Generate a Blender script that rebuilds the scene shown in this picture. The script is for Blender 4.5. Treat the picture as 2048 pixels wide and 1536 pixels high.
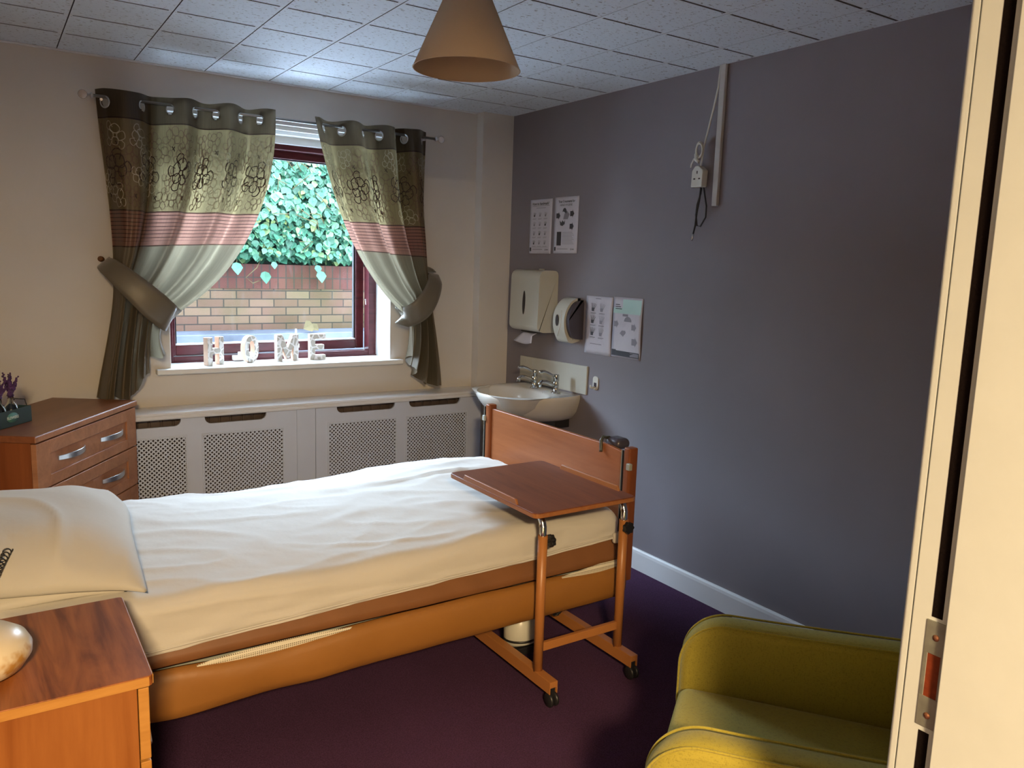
import bpy, bmesh, math, random
from mathutils import Vector, Matrix, noise
random.seed(7)
for o in list(bpy.data.objects): bpy.data.objects.remove(o)
SC = bpy.context.scene
COL = SC.collection
PI = math.pi
HC = 2.31                      # ceiling height

# ------------------------------------------------------------------ camera
F_PX, YAW, PITCH, ROLL = 1583.75, 0.58726042, 0.15077885, 0.03209
cy, sy, cp, sp = math.cos(YAW), math.sin(YAW), math.cos(PITCH), math.sin(PITCH)
fwd = Vector((sy*cp, cy*cp, -sp)); rgt = Vector((cy, -sy, 0)); up = rgt.cross(fwd)
r2 = math.cos(ROLL)*rgt + math.sin(ROLL)*up
u2 = -math.sin(ROLL)*rgt + math.cos(ROLL)*up
cd = bpy.data.cameras.new('camera'); cam = bpy.data.objects.new('camera', cd); COL.objects.link(cam)
mw = Matrix((r2, u2, -fwd)).transposed().to_4x4(); mw.translation = Vector((-2.606, -4.0525, 1.468))
cam.matrix_world = mw
cd.sensor_width = 36.0; cd.sensor_fit = 'HORIZONTAL'; cd.lens = F_PX/2048*36.0; cd.clip_start = .02
SC.camera = cam

# ------------------------------------------------------------------ sky, lights, exposure
w = bpy.data.worlds.new('overcast_sky'); SC.world = w; w.use_nodes = True
bg = w.node_tree.nodes['Background']
bg.inputs[0].default_value = (.64, .81, 1.0, 1); bg.inputs[1].default_value = 5.2
SC.view_settings.view_transform = 'Standard'; SC.view_settings.look = 'None'
SC.view_settings.gamma = 1; SC.view_settings.use_curve_mapping = False
SC.view_settings.exposure = 3.25

def area_light(name, loc, rot, sx, sz, power, color, portal=False):
    d = bpy.data.lights.new(name, 'AREA'); d.shape = 'RECTANGLE'; d.size = sx; d.size_y = sz
    d.energy = power; d.color = color
    if portal: d.cycles.is_portal = True
    o = bpy.data.objects.new(name, d); COL.objects.link(o); o.location = loc; o.rotation_euler = rot
    return o
# portal over the window opening (sampling aid for the sky, gives no light of its own)
area_light('window_portal', (-1.30, .34, 1.52), (-PI/2, 0, 0), 1.3, 1.35, 1, (1, 1, 1), True)
# the corridor's warm ceiling light, behind the camera
area_light('corridor_lamp', (-3.00, -5.30, 2.20), (0, 0, 0), .30, .30, 36, (1, .71, .38))

# ------------------------------------------------------------------ materials
def nt(name):
    m = bpy.data.materials.new(name); m.use_nodes = True
    t = m.node_tree; b = t.nodes['Principled BSDF']
    return m, t, b
def N(t, kind, **kw):
    n = t.nodes.new(kind)
    for k, v in kw.items(): setattr(n, k, v)
    return n
def setc(b, c): b.inputs['Base Color'].default_value = (c[0], c[1], c[2], 1)
def coords(t, scale=(1, 1, 1), rot=(0, 0, 0), kind='Object', loc=(0, 0, 0)):
    tc = N(t, 'ShaderNodeTexCoord'); mp = N(t, 'ShaderNodeMapping')
    mp.inputs['Scale'].default_value = scale; mp.inputs['Rotation'].default_value = rot; mp.inputs['Location'].default_value = loc
    t.links.new(tc.outputs[kind], mp.inputs[0]); return mp.outputs[0]
def noise_tex(t, vec, scale, detail=3, rough=.5, dist=0):
    n = N(t, 'ShaderNodeTexNoise'); n.inputs['Scale'].default_value = scale; n.inputs['Detail'].default_value = detail
    n.inputs['Roughness'].default_value = rough; n.inputs['Distortion'].default_value = dist
    t.links.new(vec, n.inputs['Vector']); return n.outputs['Fac']
def ramp(t, fac, stops, interp='LINEAR'):
    r = N(t, 'ShaderNodeValToRGB'); r.color_ramp.interpolation = interp
    e = r.color_ramp.elements
    while len(e) < len(stops): e.new(.5)
    for i, (p, c) in enumerate(stops): e[i].position = p; e[i].color = (c[0], c[1], c[2], 1)
    t.links.new(fac, r.inputs[0]); return r.outputs[0]
def bump(t, b, h, strength=.2, dist=.01):
    n = N(t, 'ShaderNodeBump'); n.inputs['Strength'].default_value = strength; n.inputs['Distance'].default_value = dist
    t.links.new(h, n.inputs['Height']); t.links.new(n.outputs[0], b.inputs['Normal'])
def mat(name, c, rough=.5, metal=0, var=.08, vs=6, bs=0, bstr=.2, bd=.002, spec=.5, sheen=0, coat=0):
    """plain paint / plastic / metal / cloth with a faint mottling and optional fine bump"""
    m, t, b = nt(name); v = coords(t)
    f = noise_tex(t, v, vs, 4)
    t.links.new(ramp(t, f, [(.3, [k*(1-var) for k in c]), (.7, [min(1, k*(1+var)) for k in c])]), b.inputs['Base Color'])
    b.inputs['Roughness'].default_value = rough; b.inputs['Metallic'].default_value = metal
    b.inputs['Specular IOR Level'].default_value = spec
    if sheen: b.inputs['Sheen Weight'].default_value = sheen; b.inputs['Sheen Roughness'].default_value = .5
    if coat: b.inputs['Coat Weight'].default_value = coat; b.inputs['Coat Roughness'].default_value = .15
    if bs: bump(t, b, noise_tex(t, v, bs, 3), bstr, bd)
    return m
def wood(name, dark, light, axis=2, scale=1.0, rough=.38, swirl=1.2, contrast=1.0):
    m, t, b = nt(name); s = [9*scale]*3; s[axis] = 1.0*scale
    v = coords(t, s)
    f1 = noise_tex(t, v, 2.2, 6, .62, swirl)
    s2 = [70*scale]*3; s2[axis] = 3*scale
    f2 = noise_tex(t, coords(t, s2), 2.0, 3)
    mx = N(t, 'ShaderNodeMath', operation='MULTIPLY_ADD'); t.links.new(f2, mx.inputs[0]); mx.inputs[1].default_value = .30
    t.links.new(f1, mx.inputs[2])
    lo, hi = .65-.22*contrast, .65+.20*contrast
    t.links.new(ramp(t, mx.outputs[0], [(lo, dark), (.62, [(a+c)/2 for a, c in zip(dark, light)]), (hi, light)]), b.inputs['Base Color'])
    b.inputs['Roughness'].default_value = rough; b.inputs['Specular IOR Level'].default_value = .32
    bump(t, b, f2, .05, .001)
    return m

MT = {}
MT['wall_cream'] = mat('wall_cream_paint', (.60, .575, .54), .75, var=.03, vs=3, bs=90, bstr=.12)
MT['wall_purple'] = mat('wall_purple_paint', (.222, .202, .226), .62, var=.04, vs=3, bs=110, bstr=.12)
MT['white_paint'] = mat('white_gloss_paint', (.72, .74, .76), .3, var=.02, bs=60, bstr=.05)
MT['reveal'] = mat('reveal_white_paint', (.74, .76, .75), .5, var=.02)
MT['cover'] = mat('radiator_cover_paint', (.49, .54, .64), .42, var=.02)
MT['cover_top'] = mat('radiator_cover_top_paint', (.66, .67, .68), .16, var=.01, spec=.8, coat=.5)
MT['dark_in'] = mat('dark_interior', (.035, .03, .03), .8)
MT['jamb'] = mat('door_frame_paint', (.41, .44, .445), .45, var=.02, vs=20, bs=35, bstr=.12)
MT['seal'] = mat('black_brush_seal', (.005, .003, .003), .95, spec=.05, bs=300, bstr=.5)
MT['chrome'] = mat('chrome', (.75, .76, .77), .12, 1, var=.01)
MT['satin'] = mat('satin_silver', (.62, .63, .64), .28, 1, var=.02)
MT['dull_steel'] = mat('tarnished_steel', (.34, .35, .30), .45, .8, var=.15, vs=60)
MT['rod_metal'] = mat('brushed_steel_pole', (.30, .30, .29), .3, 1, var=.02)
MT['tap_chrome'] = mat('tap_chrome', (.50, .50, .48), .10, 1, var=.01)
MT['black'] = mat('black_plastic', (.015, .015, .017), .4)
MT['white_pl'] = mat('white_plastic', (.66, .66, .60), .32, var=.02)
MT['cream_pl'] = mat('cream_plastic', (.52, .52, .455), .30, var=.02)
MT['grey_pl'] = mat('smoked_plastic', (.06, .055, .075), .25)
MT['ceramic'] = mat('white_ceramic', (.62, .60, .55), .10, var=.01, coat=.4)
MT['frame'] = wood('mahogany_window_frame', (.055, .010, .014), (.115, .026, .032), 0, 1, .28)
MT['gasket'] = mat('black_gasket', (.01, .01, .012), .6)
MT['sheet'] = mat('white_cotton_sheet', (.55, .53, .49), .85, var=.02, vs=4, bs=22, bstr=.25, bd=.006, sheen=.2)
MT['pillow'] = mat('white_pillow_cotton', (.52, .495, .44), .85, var=.03, vs=4, bs=16, bstr=.25, bd=.006, sheen=.2)
MT['vinyl_dark'] = mat('brown_mattress_vinyl', (.20, .085, .032), .45, var=.08, vs=8, bs=25, bstr=.15)
MT['bumper'] = mat('tan_bumper_vinyl', (.285, .122, .026), .42, var=.06, vs=5, bs=14, bstr=.35, bd=.006)
MT['tan_metal'] = mat('tan_powder_coated_steel', (.40, .16, .045), .38, var=.04)
MT['grey_metal'] = mat('pale_grey_steel', (.34, .36, .32), .4, var=.05)
MT['bed_wood'] = wood('beech_footboard', (.255, .085, .030), (.36, .13, .05), 1, .6, .35, .5, 1.0)
MT['bed_post'] = wood('beech_post', (.19, .055, .018), (.27, .085, .03), 2, .8, .35, .4)
MT['table_wood'] = wood('dark_laminate_table', (.125, .037, .016), (.215, .068, .028), 1, .8, .45, .8)
MT['table_edge'] = wood('table_edge_laminate', (.25, .09, .03), (.36, .15, .055), 1, .8, .3, .5)
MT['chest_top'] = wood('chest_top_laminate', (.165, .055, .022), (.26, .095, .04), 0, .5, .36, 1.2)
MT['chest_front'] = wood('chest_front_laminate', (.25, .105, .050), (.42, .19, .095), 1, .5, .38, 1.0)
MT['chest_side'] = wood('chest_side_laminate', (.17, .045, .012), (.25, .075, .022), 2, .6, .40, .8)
MT['ns_top'] = wood('cabinet_top_laminate', (.135, .038, .010), (.34, .112, .028), 1, .55, .42, 2.6, .75)
MT['ns_side'] = wood('cabinet_side_laminate', (.225, .070, .013), (.325, .118, .027), 2, .55, .36, 1.2)
MT['ns_edge'] = wood('cabinet_edge_laminate', (.36, .155, .03), (.52, .26, .065), 0, .8, .3, 1)
MT['shade'] = mat('lampshade_fabric', (.50, .37, .24), .85, var=.04, bs=180, bstr=.1)
MT['cord_white'] = mat('white_cord_plastic', (.50, .49, .47), .4)
MT['paper'] = mat('white_paper', (.60, .60, .68), .7, var=.02)
MT['laminated'] = mat('laminated_sheet', (.56, .55, .62), .16, var=.02, bs=14, bstr=.6, bd=.01)
MT['mint'] = mat('pale_mint_print', (.42, .62, .58), .3)
MT['ink'] = mat('grey_ink', (.055, .06, .075), .6)
MT['ink2'] = mat('light_grey_ink', (.25, .25, .30), .6)
MT['tin'] = mat('dark_green_tin', (.022, .050, .052), .4, var=.1)
MT['tin_label'] = mat('teal_label', (.07, .22, .20), .5)
MT['tin_text'] = mat('pale_label_text', (.6, .72, .68), .5)
MT['lavender'] = mat('dried_lavender', (.075, .03, .12), .9, var=.3, vs=80)
MT['stem'] = mat('lavender_stem', (.05, .06, .03), .8)
MT['letter_side'] = mat('letter_side_wood', (.62, .43, .32), .7, var=.08, vs=20)
MT['tile_dome'] = mat('dome_base', (.7, .6, .4), .35)
MT['leaf_dead'] = mat('dead_leaf', (.032, .025, .012), .8, spec=.05)
MT['rose'] = mat('curtain_embroidery_dark', (.035, .018, .014), .7)
MT['rose2'] = mat('curtain_embroidery_thin', (.15, .095, .06), .7)
MT['rose3'] = mat('curtain_embroidery_pale', (.42, .38, .28), .7)
MT['copper'] = mat('copper_pipe', (.35, .16, .09), .4, .7)

# dome with brown stains
m, t, b = nt('stained_cream_glass'); v = coords(t)
f = noise_tex(t, v, 9, 4); t.links.new(ramp(t, f, [(.0, (.62, .52, .36)), (.60, (.66, .57, .41)), (.645, (.45, .24, .06)), (.75, (.50, .30, .10))]), b.inputs['Base Color'])
b.inputs['Roughness'].default_value = .3; MT['stained'] = m
# carpet
m, t, b = nt('purple_carpet'); v = coords(t)
f = noise_tex(t, v, 260, 3); f2 = noise_tex(t, v, 2.2, 3)
mx = N(t, 'ShaderNodeMath', operation='MULTIPLY_ADD'); t.links.new(f2, mx.inputs[0]); mx.inputs[1].default_value = .35; t.links.new(f, mx.inputs[2])
t.links.new(ramp(t, mx.outputs[0], [(.40, (.036, .016, .036)), (.92, (.096, .042, .100))]), b.inputs['Base Color'])
b.inputs['Roughness'].default_value = .95; b.inputs['Specular IOR Level'].default_value = .1
bump(t, b, f, .6, .004); MT['carpet'] = m
# ceiling tile: fissured mineral board
m, t, b = nt('fissured_ceiling_tile'); v = coords(t, (1, 1.6, 1), (0, 0, .5))
f = noise_tex(t, v, 60, 4, .6, .6)
f2 = noise_tex(t, coords(t), 3, 2)
t.links.new(ramp(t, f, [(.350, (.34, .33, .32)), (.400, (.72, .78, .85)), (1, (.78, .84, .90))]), b.inputs['Base Color'])
b.inputs['Roughness'].default_value = .8; bump(t, b, f, .35, .002); MT['tile'] = m
MT['tile_gap_shade'] = mat('groove_shade_grey', (.20, .20, .21), .9, var=.05)  # dark grey standing in for the shade inside the ceiling grooves
MT['tile_plain'] = mat('ceiling_tile_edge', (.72, .74, .76), .7, var=.02)
# green upholstery with a woven look
m, t, b = nt('green_woven_upholstery'); v = coords(t, (1, 1, 1))
f = noise_tex(t, coords(t, (1, 1, .35)), 420, 2); g = noise_tex(t, coords(t, (.35, .35, 1)), 420, 2)
mx = N(t, 'ShaderNodeMath', operation='ADD'); t.links.new(f, mx.inputs[0]); t.links.new(g, mx.inputs[1])
t.links.new(ramp(t, mx.outputs[0], [(.6, (.225, .185, .018)), (1.4, (.33, .275, .032))]), b.inputs['Base Color'])
b.inputs['Roughness'].default_value = .9; b.inputs['Sheen Weight'].default_value = .15; bump(t, b, mx.outputs[0], .35, .002); MT['green'] = m
# garden brick
def brick(name, bw, bh, ms, off, rotated):
    m, t, b = nt(name); tc = N(t, 'ShaderNodeTexCoord'); sx = N(t, 'ShaderNodeSeparateXYZ'); cx = N(t, 'ShaderNodeCombineXYZ')
    t.links.new(tc.outputs['Object'], sx.inputs[0]); t.links.new(sx.outputs['X'], cx.inputs['X']); t.links.new(sx.outputs['Z'], cx.inputs['Y'])
    br = N(t, 'ShaderNodeTexBrick'); t.links.new(cx.outputs[0], br.inputs['Vector'])
    br.offset = off; br.inputs['Scale'].default_value = 1; br.inputs['Brick Width'].default_value = bw; br.inputs['Row Height'].default_value = bh
    br.inputs['Mortar Size'].default_value = ms; br.inputs['Mortar Smooth'].default_value = .2; br.inputs['Bias'].default_value = -.2
    br.inputs['Color1'].default_value = (.036, .020, .014, 1); br.inputs['Color2'].default_value = (.050, .033, .021, 1); br.inputs['Mortar'].default_value = (.014, .011, .009, 1)
    if rotated: br.inputs['Color1'].default_value = (.026, .010, .008, 1); br.inputs['Color2'].default_value = (.038, .016, .012, 1)
    f = noise_tex(t, coords(t), 1.6, 4); st = ramp(t, f, [(.42, (1, 1, 1)), (.62, (.72, .92, .70))])
    mm = N(t, 'ShaderNodeMix', data_type='RGBA', blend_type='MULTIPLY'); mm.inputs[0].default_value = 1
    t.links.new(br.outputs[0], mm.inputs[6]); t.links.new(st, mm.inputs[7])
    f3 = noise_tex(t, coords(t, (14, 1, 3)), 1.5, 4)
    st3 = ramp(t, f3, [(.60, (0, 0, 0)), (.72, (.004, .004, .004))])
    ad = N(t, 'ShaderNodeMix', data_type='RGBA', blend_type='SCREEN'); ad.inputs[0].default_value = 1
    t.links.new(mm.outputs[2], ad.inputs[6]); t.links.new(st3, ad.inputs[7])
    t.links.new(ad.outputs[2], b.inputs['Base Color']); b.inputs['Roughness'].default_value = .8; b.inputs['Specular IOR Level'].default_value = .03
    bump(t, b, br.outputs['Fac'], -.4, .006); return m
MT['brick'] = brick('garden_brick', .225, .075, .006, .5, False)
MT['coping'] = brick('soldier_brick', .075, .24, .006, 0, True)
MT['paving'] = mat('pale_wet_paving', (.42, .43, .45), .6, var=.12, spec=.1, vs=3)
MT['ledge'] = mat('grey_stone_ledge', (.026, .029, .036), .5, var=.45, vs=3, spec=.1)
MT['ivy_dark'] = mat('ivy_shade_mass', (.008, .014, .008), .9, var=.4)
# ivy leaves
m, t, b = nt('ivy_leaf'); g = N(t, 'ShaderNodeNewGeometry')
t.links.new(ramp(t, g.outputs['Random Per Island'], [(.0, (.004, .016, .008)), (.5, (.012, .045, .026)), (.84, (.026, .070, .036)), (1, (.06, .072, .022))]), b.inputs['Base Color'])
b.inputs['Roughness'].default_value = .5; b.inputs['Specular IOR Level'].default_value = .12; MT['ivy'] = m
# distressed letter paint
m, t, b = nt('distressed_letter_paint'); v = coords(t)
vo = N(t, 'ShaderNodeTexVoronoi', feature='DISTANCE_TO_EDGE'); vo.inputs['Scale'].default_value = 30
mp = noise_tex(t, v, 30, 2); t.links.new(v, vo.inputs['Vector'])
t.links.new(ramp(t, vo.outputs['Distance'], [(.0, (.85, .85, .85)), (.09, (.82, .82, .80)), (.14, (.46, .44, .39)), (.6, (.56, .53, .47))]), b.inputs['Base Color'])
b.inputs['Roughness'].default_value = .6; MT['letter'] = m
# curtain cloth: bands by length along the cloth (UV v in metres from the top)
def curtain_mat():
    m, t, b = nt('patterned_satin_curtain')
    tc = N(t, 'ShaderNodeTexCoord'); sx = N(t, 'ShaderNodeSeparateXYZ'); t.links.new(tc.outputs['UV'], sx.inputs[0])
    dv = N(t, 'ShaderNodeMath', operation='DIVIDE'); t.links.new(sx.outputs['Y'], dv.inputs[0]); dv.inputs[1].default_value = 1.4
    st = [(0, (.105, .080, .046)), (.112/1.4, (.04, .02, .012)), (.118/1.4, (.30, .245, .125))]
    s0, s1 = .508, .665
    st.append((s0/1.4, (.07, .035, .022))); st.append(((s0+.004)/1.4, (.42, .225, .17)))
    col = ramp(t, dv.outputs[0], st + [(s1/1.4, (.07, .035, .022)), ((s1+.004)/1.4, (.29, .255, .175))], 'CONSTANT')
    # dark pin stripes inside the pink band
    a = N(t, 'ShaderNodeMath', operation='SUBTRACT'); t.links.new(sx.outputs['Y'], a.inputs[0]); a.inputs[1].default_value = s0
    fr = N(t, 'ShaderNodeMath', operation='MODULO'); t.links.new(a.outputs[0], fr.inputs[0]); fr.inputs[1].default_value = .0172
    lt = N(t, 'ShaderNodeMath', operation='LESS_THAN'); t.links.new(fr.outputs[0], lt.inputs[0]); lt.inputs[1].default_value = .0034
    g1 = N(t, 'ShaderNodeMath', operation='GREATER_THAN'); t.links.new(sx.outputs['Y'], g1.inputs[0]); g1.inputs[1].default_value = s0
    g2 = N(t, 'ShaderNodeMath', operation='LESS_THAN'); t.links.new(sx.outputs['Y'], g2.inputs[0]); g2.inputs[1].default_value = s1-.018
    m1 = N(t, 'ShaderNodeMath', operation='MULTIPLY'); t.links.new(g1.outputs[0], m1.inputs[0]); t.links.new(g2.outputs[0], m1.inputs[1])
    m2 = N(t, 'ShaderNodeMath', operation='MULTIPLY'); t.links.new(m1.outputs[0], m2.inputs[0]); t.links.new(lt.outputs[0], m2.inputs[1])
    mx = N(t, 'ShaderNodeMix', data_type='RGBA'); t.links.new(m2.outputs[0], mx.inputs[0]); t.links.new(col, mx.inputs[6]); mx.inputs[7].default_value = (.075, .035, .03, 1)
    # silky slubs
    f = noise_tex(t, coords(t, (120, 6, 1), kind='UV'), 1.0, 2)
    mv = N(t, 'ShaderNodeMix', data_type='RGBA', blend_type='MULTIPLY'); mv.inputs[0].default_value = 1
    t.links.new(mx.outputs[2], mv.inputs[6]); t.links.new(ramp(t, f, [(.3, (.82, .82, .82)), (.7, (1, 1, 1))]), mv.inputs[7])
    dk = N(t, 'ShaderNodeMix', data_type='RGBA', blend_type='MULTIPLY'); dk.inputs[0].default_value = 1; dk.inputs[7].default_value = (.52, .46, .40, 1); t.links.new(mv.outputs[2], dk.inputs[6])
    t.links.new(dk.outputs[2], b.inputs['Base Color'])
    b.inputs['Roughness'].default_value = .42; b.inputs['Sheen Weight'].default_value = .12
    tr = N(t, 'ShaderNodeBsdfTranslucent'); t.links.new(mv.outputs[2], tr.inputs[0])
    ms = N(t, 'ShaderNodeMixShader'); ms.inputs[0].default_value = .40
    out = t.nodes['Material Output']; t.links.new(b.outputs[0], ms.inputs[1]); t.links.new(tr.outputs[0], ms.inputs[2]); t.links.new(ms.outputs[0], out.inputs[0])
    return m
MT['curtain'] = curtain_mat()
m, t, b = nt('plain_satin_tieback'); setc(b, (.125, .105, .068)); b.inputs['Roughness'].default_value = .42; b.inputs['Sheen Weight'].default_value = .2
bump(t, b, noise_tex(t, coords(t), 30, 2), .2, .003); MT['tie'] = m
# white mesh inlay of the bed rail cover
m, t, b = nt('white_spacer_mesh'); vo = N(t, 'ShaderNodeTexVoronoi'); vo.inputs['Scale'].default_value = 170; vo.inputs['Randomness'].default_value = 0; t.links.new(coords(t), vo.inputs['Vector'])
t.links.new(ramp(t, vo.outputs['Distance'], [(.25, (.12, .09, .05)), (.45, (.66, .62, .50))]), b.inputs['Base Color']); b.inputs['Roughness'].default_value = .8; MT['mesh_net'] = m
# window glass (lets light straight through, weak mirror)
m, t, b = nt('clear_window_glass'); tr = N(t, 'ShaderNodeBsdfTransparent'); gl = N(t, 'ShaderNodeBsdfGlossy'); gl.inputs['Roughness'].default_value = .02
lw = N(t, 'ShaderNodeLayerWeight'); lw.inputs[0].default_value = .15
mm = N(t, 'ShaderNodeMath', operation='MULTIPLY'); t.links.new(lw.outputs['Fresnel'], mm.inputs[0]); mm.inputs[1].default_value = .8
ms = N(t, 'ShaderNodeMixShader'); t.links.new(mm.outputs[0], ms.inputs[0]); t.links.new(tr.outputs[0], ms.inputs[1]); t.links.new(gl.outputs[0], ms.inputs[2])
t.links.new(ms.outputs[0], t.nodes['Material Output'].inputs[0]); MT['glass'] = m
m, t, b = nt('bottle_glass'); setc(b, (.85, .9, .85)); b.inputs['Roughness'].default_value = .05; b.inputs['Transmission Weight'].default_value = 1; b.inputs['IOR'].default_value = 1.45; MT['bottle'] = m
m, t, b = nt('clear_acrylic'); setc(b, (.85, .8, .8)); b.inputs['Roughness'].default_value = .08; b.inputs['Transmission Weight'].default_value = .7; MT['acrylic'] = m

# ------------------------------------------------------------------ mesh helpers
FRAME = {}                       # object name -> world offset of its local frame
def _link(o): COL.objects.link(o); return o
def empty(name, loc, rz=0, label=None, cat=None, group=None, kind=None):
    o = bpy.data.objects.new(name, None); _link(o); o.empty_display_size = .1
    o.location = loc; o.rotation_euler = (0, 0, rz); FRAME[o.name] = Vector(loc) if abs(rz) < 1e-9 else None
    tag(o, label, cat, group, kind); return o
def tag(o, label=None, cat=None, group=None, kind=None):
    if label: o['label'] = label
    if cat: o['category'] = cat
    if group: o['group'] = group
    if kind: o['kind'] = kind
    return o
def obj(name, bm, mats, parent=None, smooth=False, bevel=0, seg=2, subsurf=0, recalc=True, label=None, cat=None, group=None, kind=None):
    """link a bmesh as ONE mesh object. Geometry is in world coordinates unless the thing's frame is rotated (then local)."""
    off = Vector((0, 0, 0))
    if parent is not None:
        off = FRAME.get(parent.name) or Vector((0, 0, 0))
    else:
        lo = Vector((min(v.co.x for v in bm.verts), min(v.co.y for v in bm.verts), min(v.co.z for v in bm.verts)))
        hi = Vector((max(v.co.x for v in bm.verts), max(v.co.y for v in bm.verts), max(v.co.z for v in bm.verts)))
        off = Vector(((lo.x+hi.x)/2, (lo.y+hi.y)/2, lo.z))
    bmesh.ops.translate(bm, vec=-off, verts=bm.verts)
    if recalc: bmesh.ops.recalc_face_normals(bm, faces=bm.faces)
    me = bpy.data.meshes.new(name); bm.to_mesh(me); bm.free()
    for k in (mats if isinstance(mats, (list, tuple)) else [mats]): me.materials.append(MT[k])
    o = bpy.data.objects.new(name, me); _link(o)
    if parent is None: o.location = off; FRAME[o.name] = off
    else: o.parent = parent; FRAME[o.name] = FRAME.get(parent.name)
    if smooth:
        for p in me.polygons: p.use_smooth = True
    if bevel:
        bv = o.modifiers.new('bevel', 'BEVEL'); bv.width = bevel; bv.segments = seg; bv.limit_method = 'ANGLE'; bv.angle_limit = math.radians(35)
        for p in me.polygons: p.use_smooth = True
        bv.harden_normals = True
    if subsurf:
        s = o.modifiers.new('ss', 'SUBSURF'); s.levels = subsurf; s.render_levels = subsurf
    tag(o, label, cat, group, kind); return o
def B(): return bmesh.new()
def box(bm, x0, x1, y0, y1, z0, z1, mi=0, M=None):
    vs = [bm.verts.new((x, y, z)) for x in (x0, x1) for y in (y0, y1) for z in (z0, z1)]
    if M: 
        for v in vs: v.co = M @ v.co
    for f in ((0, 1, 3, 2), (4, 6, 7, 5), (0, 4, 5, 1), (2, 3, 7, 6), (0, 2, 6, 4), (1, 5, 7, 3)):
        fa = bm.faces.new([vs[i] for i in f]); fa.material_index = mi
    return vs
def tube(bm, pts, r, seg=12, mi=0, caps=True):
    pts = [Vector(p) for p in pts]; rings = []
    n = len(pts); rs = r if isinstance(r, (list, tuple)) else [r]*n
    t0 = (pts[1]-pts[0]).normalized(); a = Vector((0, 0, 1)) if abs(t0.z) < .9 else Vector((1, 0, 0))
    nrm = t0.cross(a).normalized()
    for i, p in enumerate(pts):
        tg = ((pts[min(i+1, n-1)]-pts[max(i-1, 0)])).normalized()
        nrm = (nrm - tg*nrm.dot(tg)).normalized(); bn = tg.cross(nrm)
        rings.append([bm.verts.new(p + rs[i]*(math.cos(2*PI*k/seg)*nrm + math.sin(2*PI*k/seg)*bn)) for k in range(seg)])
    for A, C in zip(rings, rings[1:]):
        for k in range(seg):
            f = bm.faces.new((A[k], A[(k+1) % seg], C[(k+1) % seg], C[k])); f.material_index = mi; f.smooth = True
    if caps:
        bm.faces.new(rings[0][::-1]).material_index = mi; bm.faces.new(rings[-1]).material_index = mi
def lathe(bm, prof, c, seg=32, mi=0, axis='z', M=None):
    """prof: list of (radius, height)"""
    rings = []
    for r, h in prof:
        ring = []
        for k in range(seg):
            a = 2*PI*k/seg; x, y = r*math.cos(a), r*math.sin(a)
            p = Vector((x, y, h)) if axis == 'z' else (Vector((h, x, y)) if axis == 'x' else Vector((x, h, y)))
            if M: p = M @ p
            ring.append(bm.verts.new(p + Vector(c)))
        rings.append(ring)
    for A, C in zip(rings, rings[1:]):
        for k in range(seg):
            f = bm.faces.new((A[k], A[(k+1) % seg], C[(k+1) % seg], C[k])); f.material_index = mi; f.smooth = True
    if prof[0][0] > 1e-6: bm.faces.new(rings[0][::-1]).material_index = mi
    if prof[-1][0] > 1e-6: bm.faces.new(rings[-1]).material_index = mi
def prism(bm, poly, to3, d0, d1, mi=0):
    """poly in 2D; to3(a, b, d) -> 3D"""
    A = [bm.verts.new(to3(a, c, d0)) for a, c in poly]; C = [bm.verts.new(to3(a, c, d1)) for a, c in poly]
    n = len(poly); bm.faces.new(A[::-1]).material_index = mi; bm.faces.new(C).material_index = mi
    for k in range(n): bm.faces.new((A[k], A[(k+1) % n], C[(k+1) % n], C[k])).material_index = mi
def rbox(bm, c, h, r, n=(12, 12, 6), disp=None, mi=0, M=None):
    """rounded box with evenly divided faces; disp(p) may move each local point"""
    hx, hy, hz = h; V = {}
    def vert(p):
        key = tuple(round(k, 5) for k in p)
        if key in V: return V[key]
        q = Vector(p)
        inner = Vector((max(-hx+r, min(hx-r, q.x)), max(-hy+r, min(hy-r, q.y)), max(-hz+r, min(hz-r, q.z))))
        d = q-inner
        if d.length > 1e-9: q = inner + d.normalized()*r
        if disp: q = disp(q)
        if M: q = M @ q
        V[key] = bm.verts.new(q + Vector(c)); return V[key]
    def lin(a, k, n):   # cluster samples near the rounded ends
        t = k/n; t = t - math.sin(2*PI*t)/(2*PI)*.55
        return -a + 2*a*t
    H = h
    for ax in range(3):
        u, v = [(1, 2), (2, 0), (0, 1)][ax]
        for s in (-1, 1):
            for i in range(n[u]):
                for j in range(n[v]):
                    ps = []
                    for di, dj in ((0, 0), (1, 0), (1, 1), (0, 1)):
                        p = [0, 0, 0]; p[ax] = s*H[ax]; p[u] = lin(H[u], i+di, n[u]); p[v] = lin(H[v], j+dj, n[v]); ps.append(vert(p))
                    if s < 0: ps = ps[::-1]
                    if len(set(ps)) == 4:
                        f = bm.faces.new(ps); f.material_index = mi; f.smooth = True
def rpoly(pts, r, seg=5):
    """round the corners of a 2D polygon"""
    out = []; n = len(pts)
    for i in range(n):
        p = Vector(pts[i]); a = Vector(pts[i-1]); c = Vector(pts[(i+1) % n]); rr = r[i] if isinstance(r, (list, tuple)) else r
        if rr < 1e-6: out.append(tuple(p)); continue
        da = (a-p).normalized(); dc = (c-p).normalized(); A = p+da*rr; Cc = p+dc*rr
        for k in range(seg+1):
            t = k/seg; q = A*(1-t)**2 + p*2*t*(1-t) + Cc*t*t; out.append(tuple(q))
    return out
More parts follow.
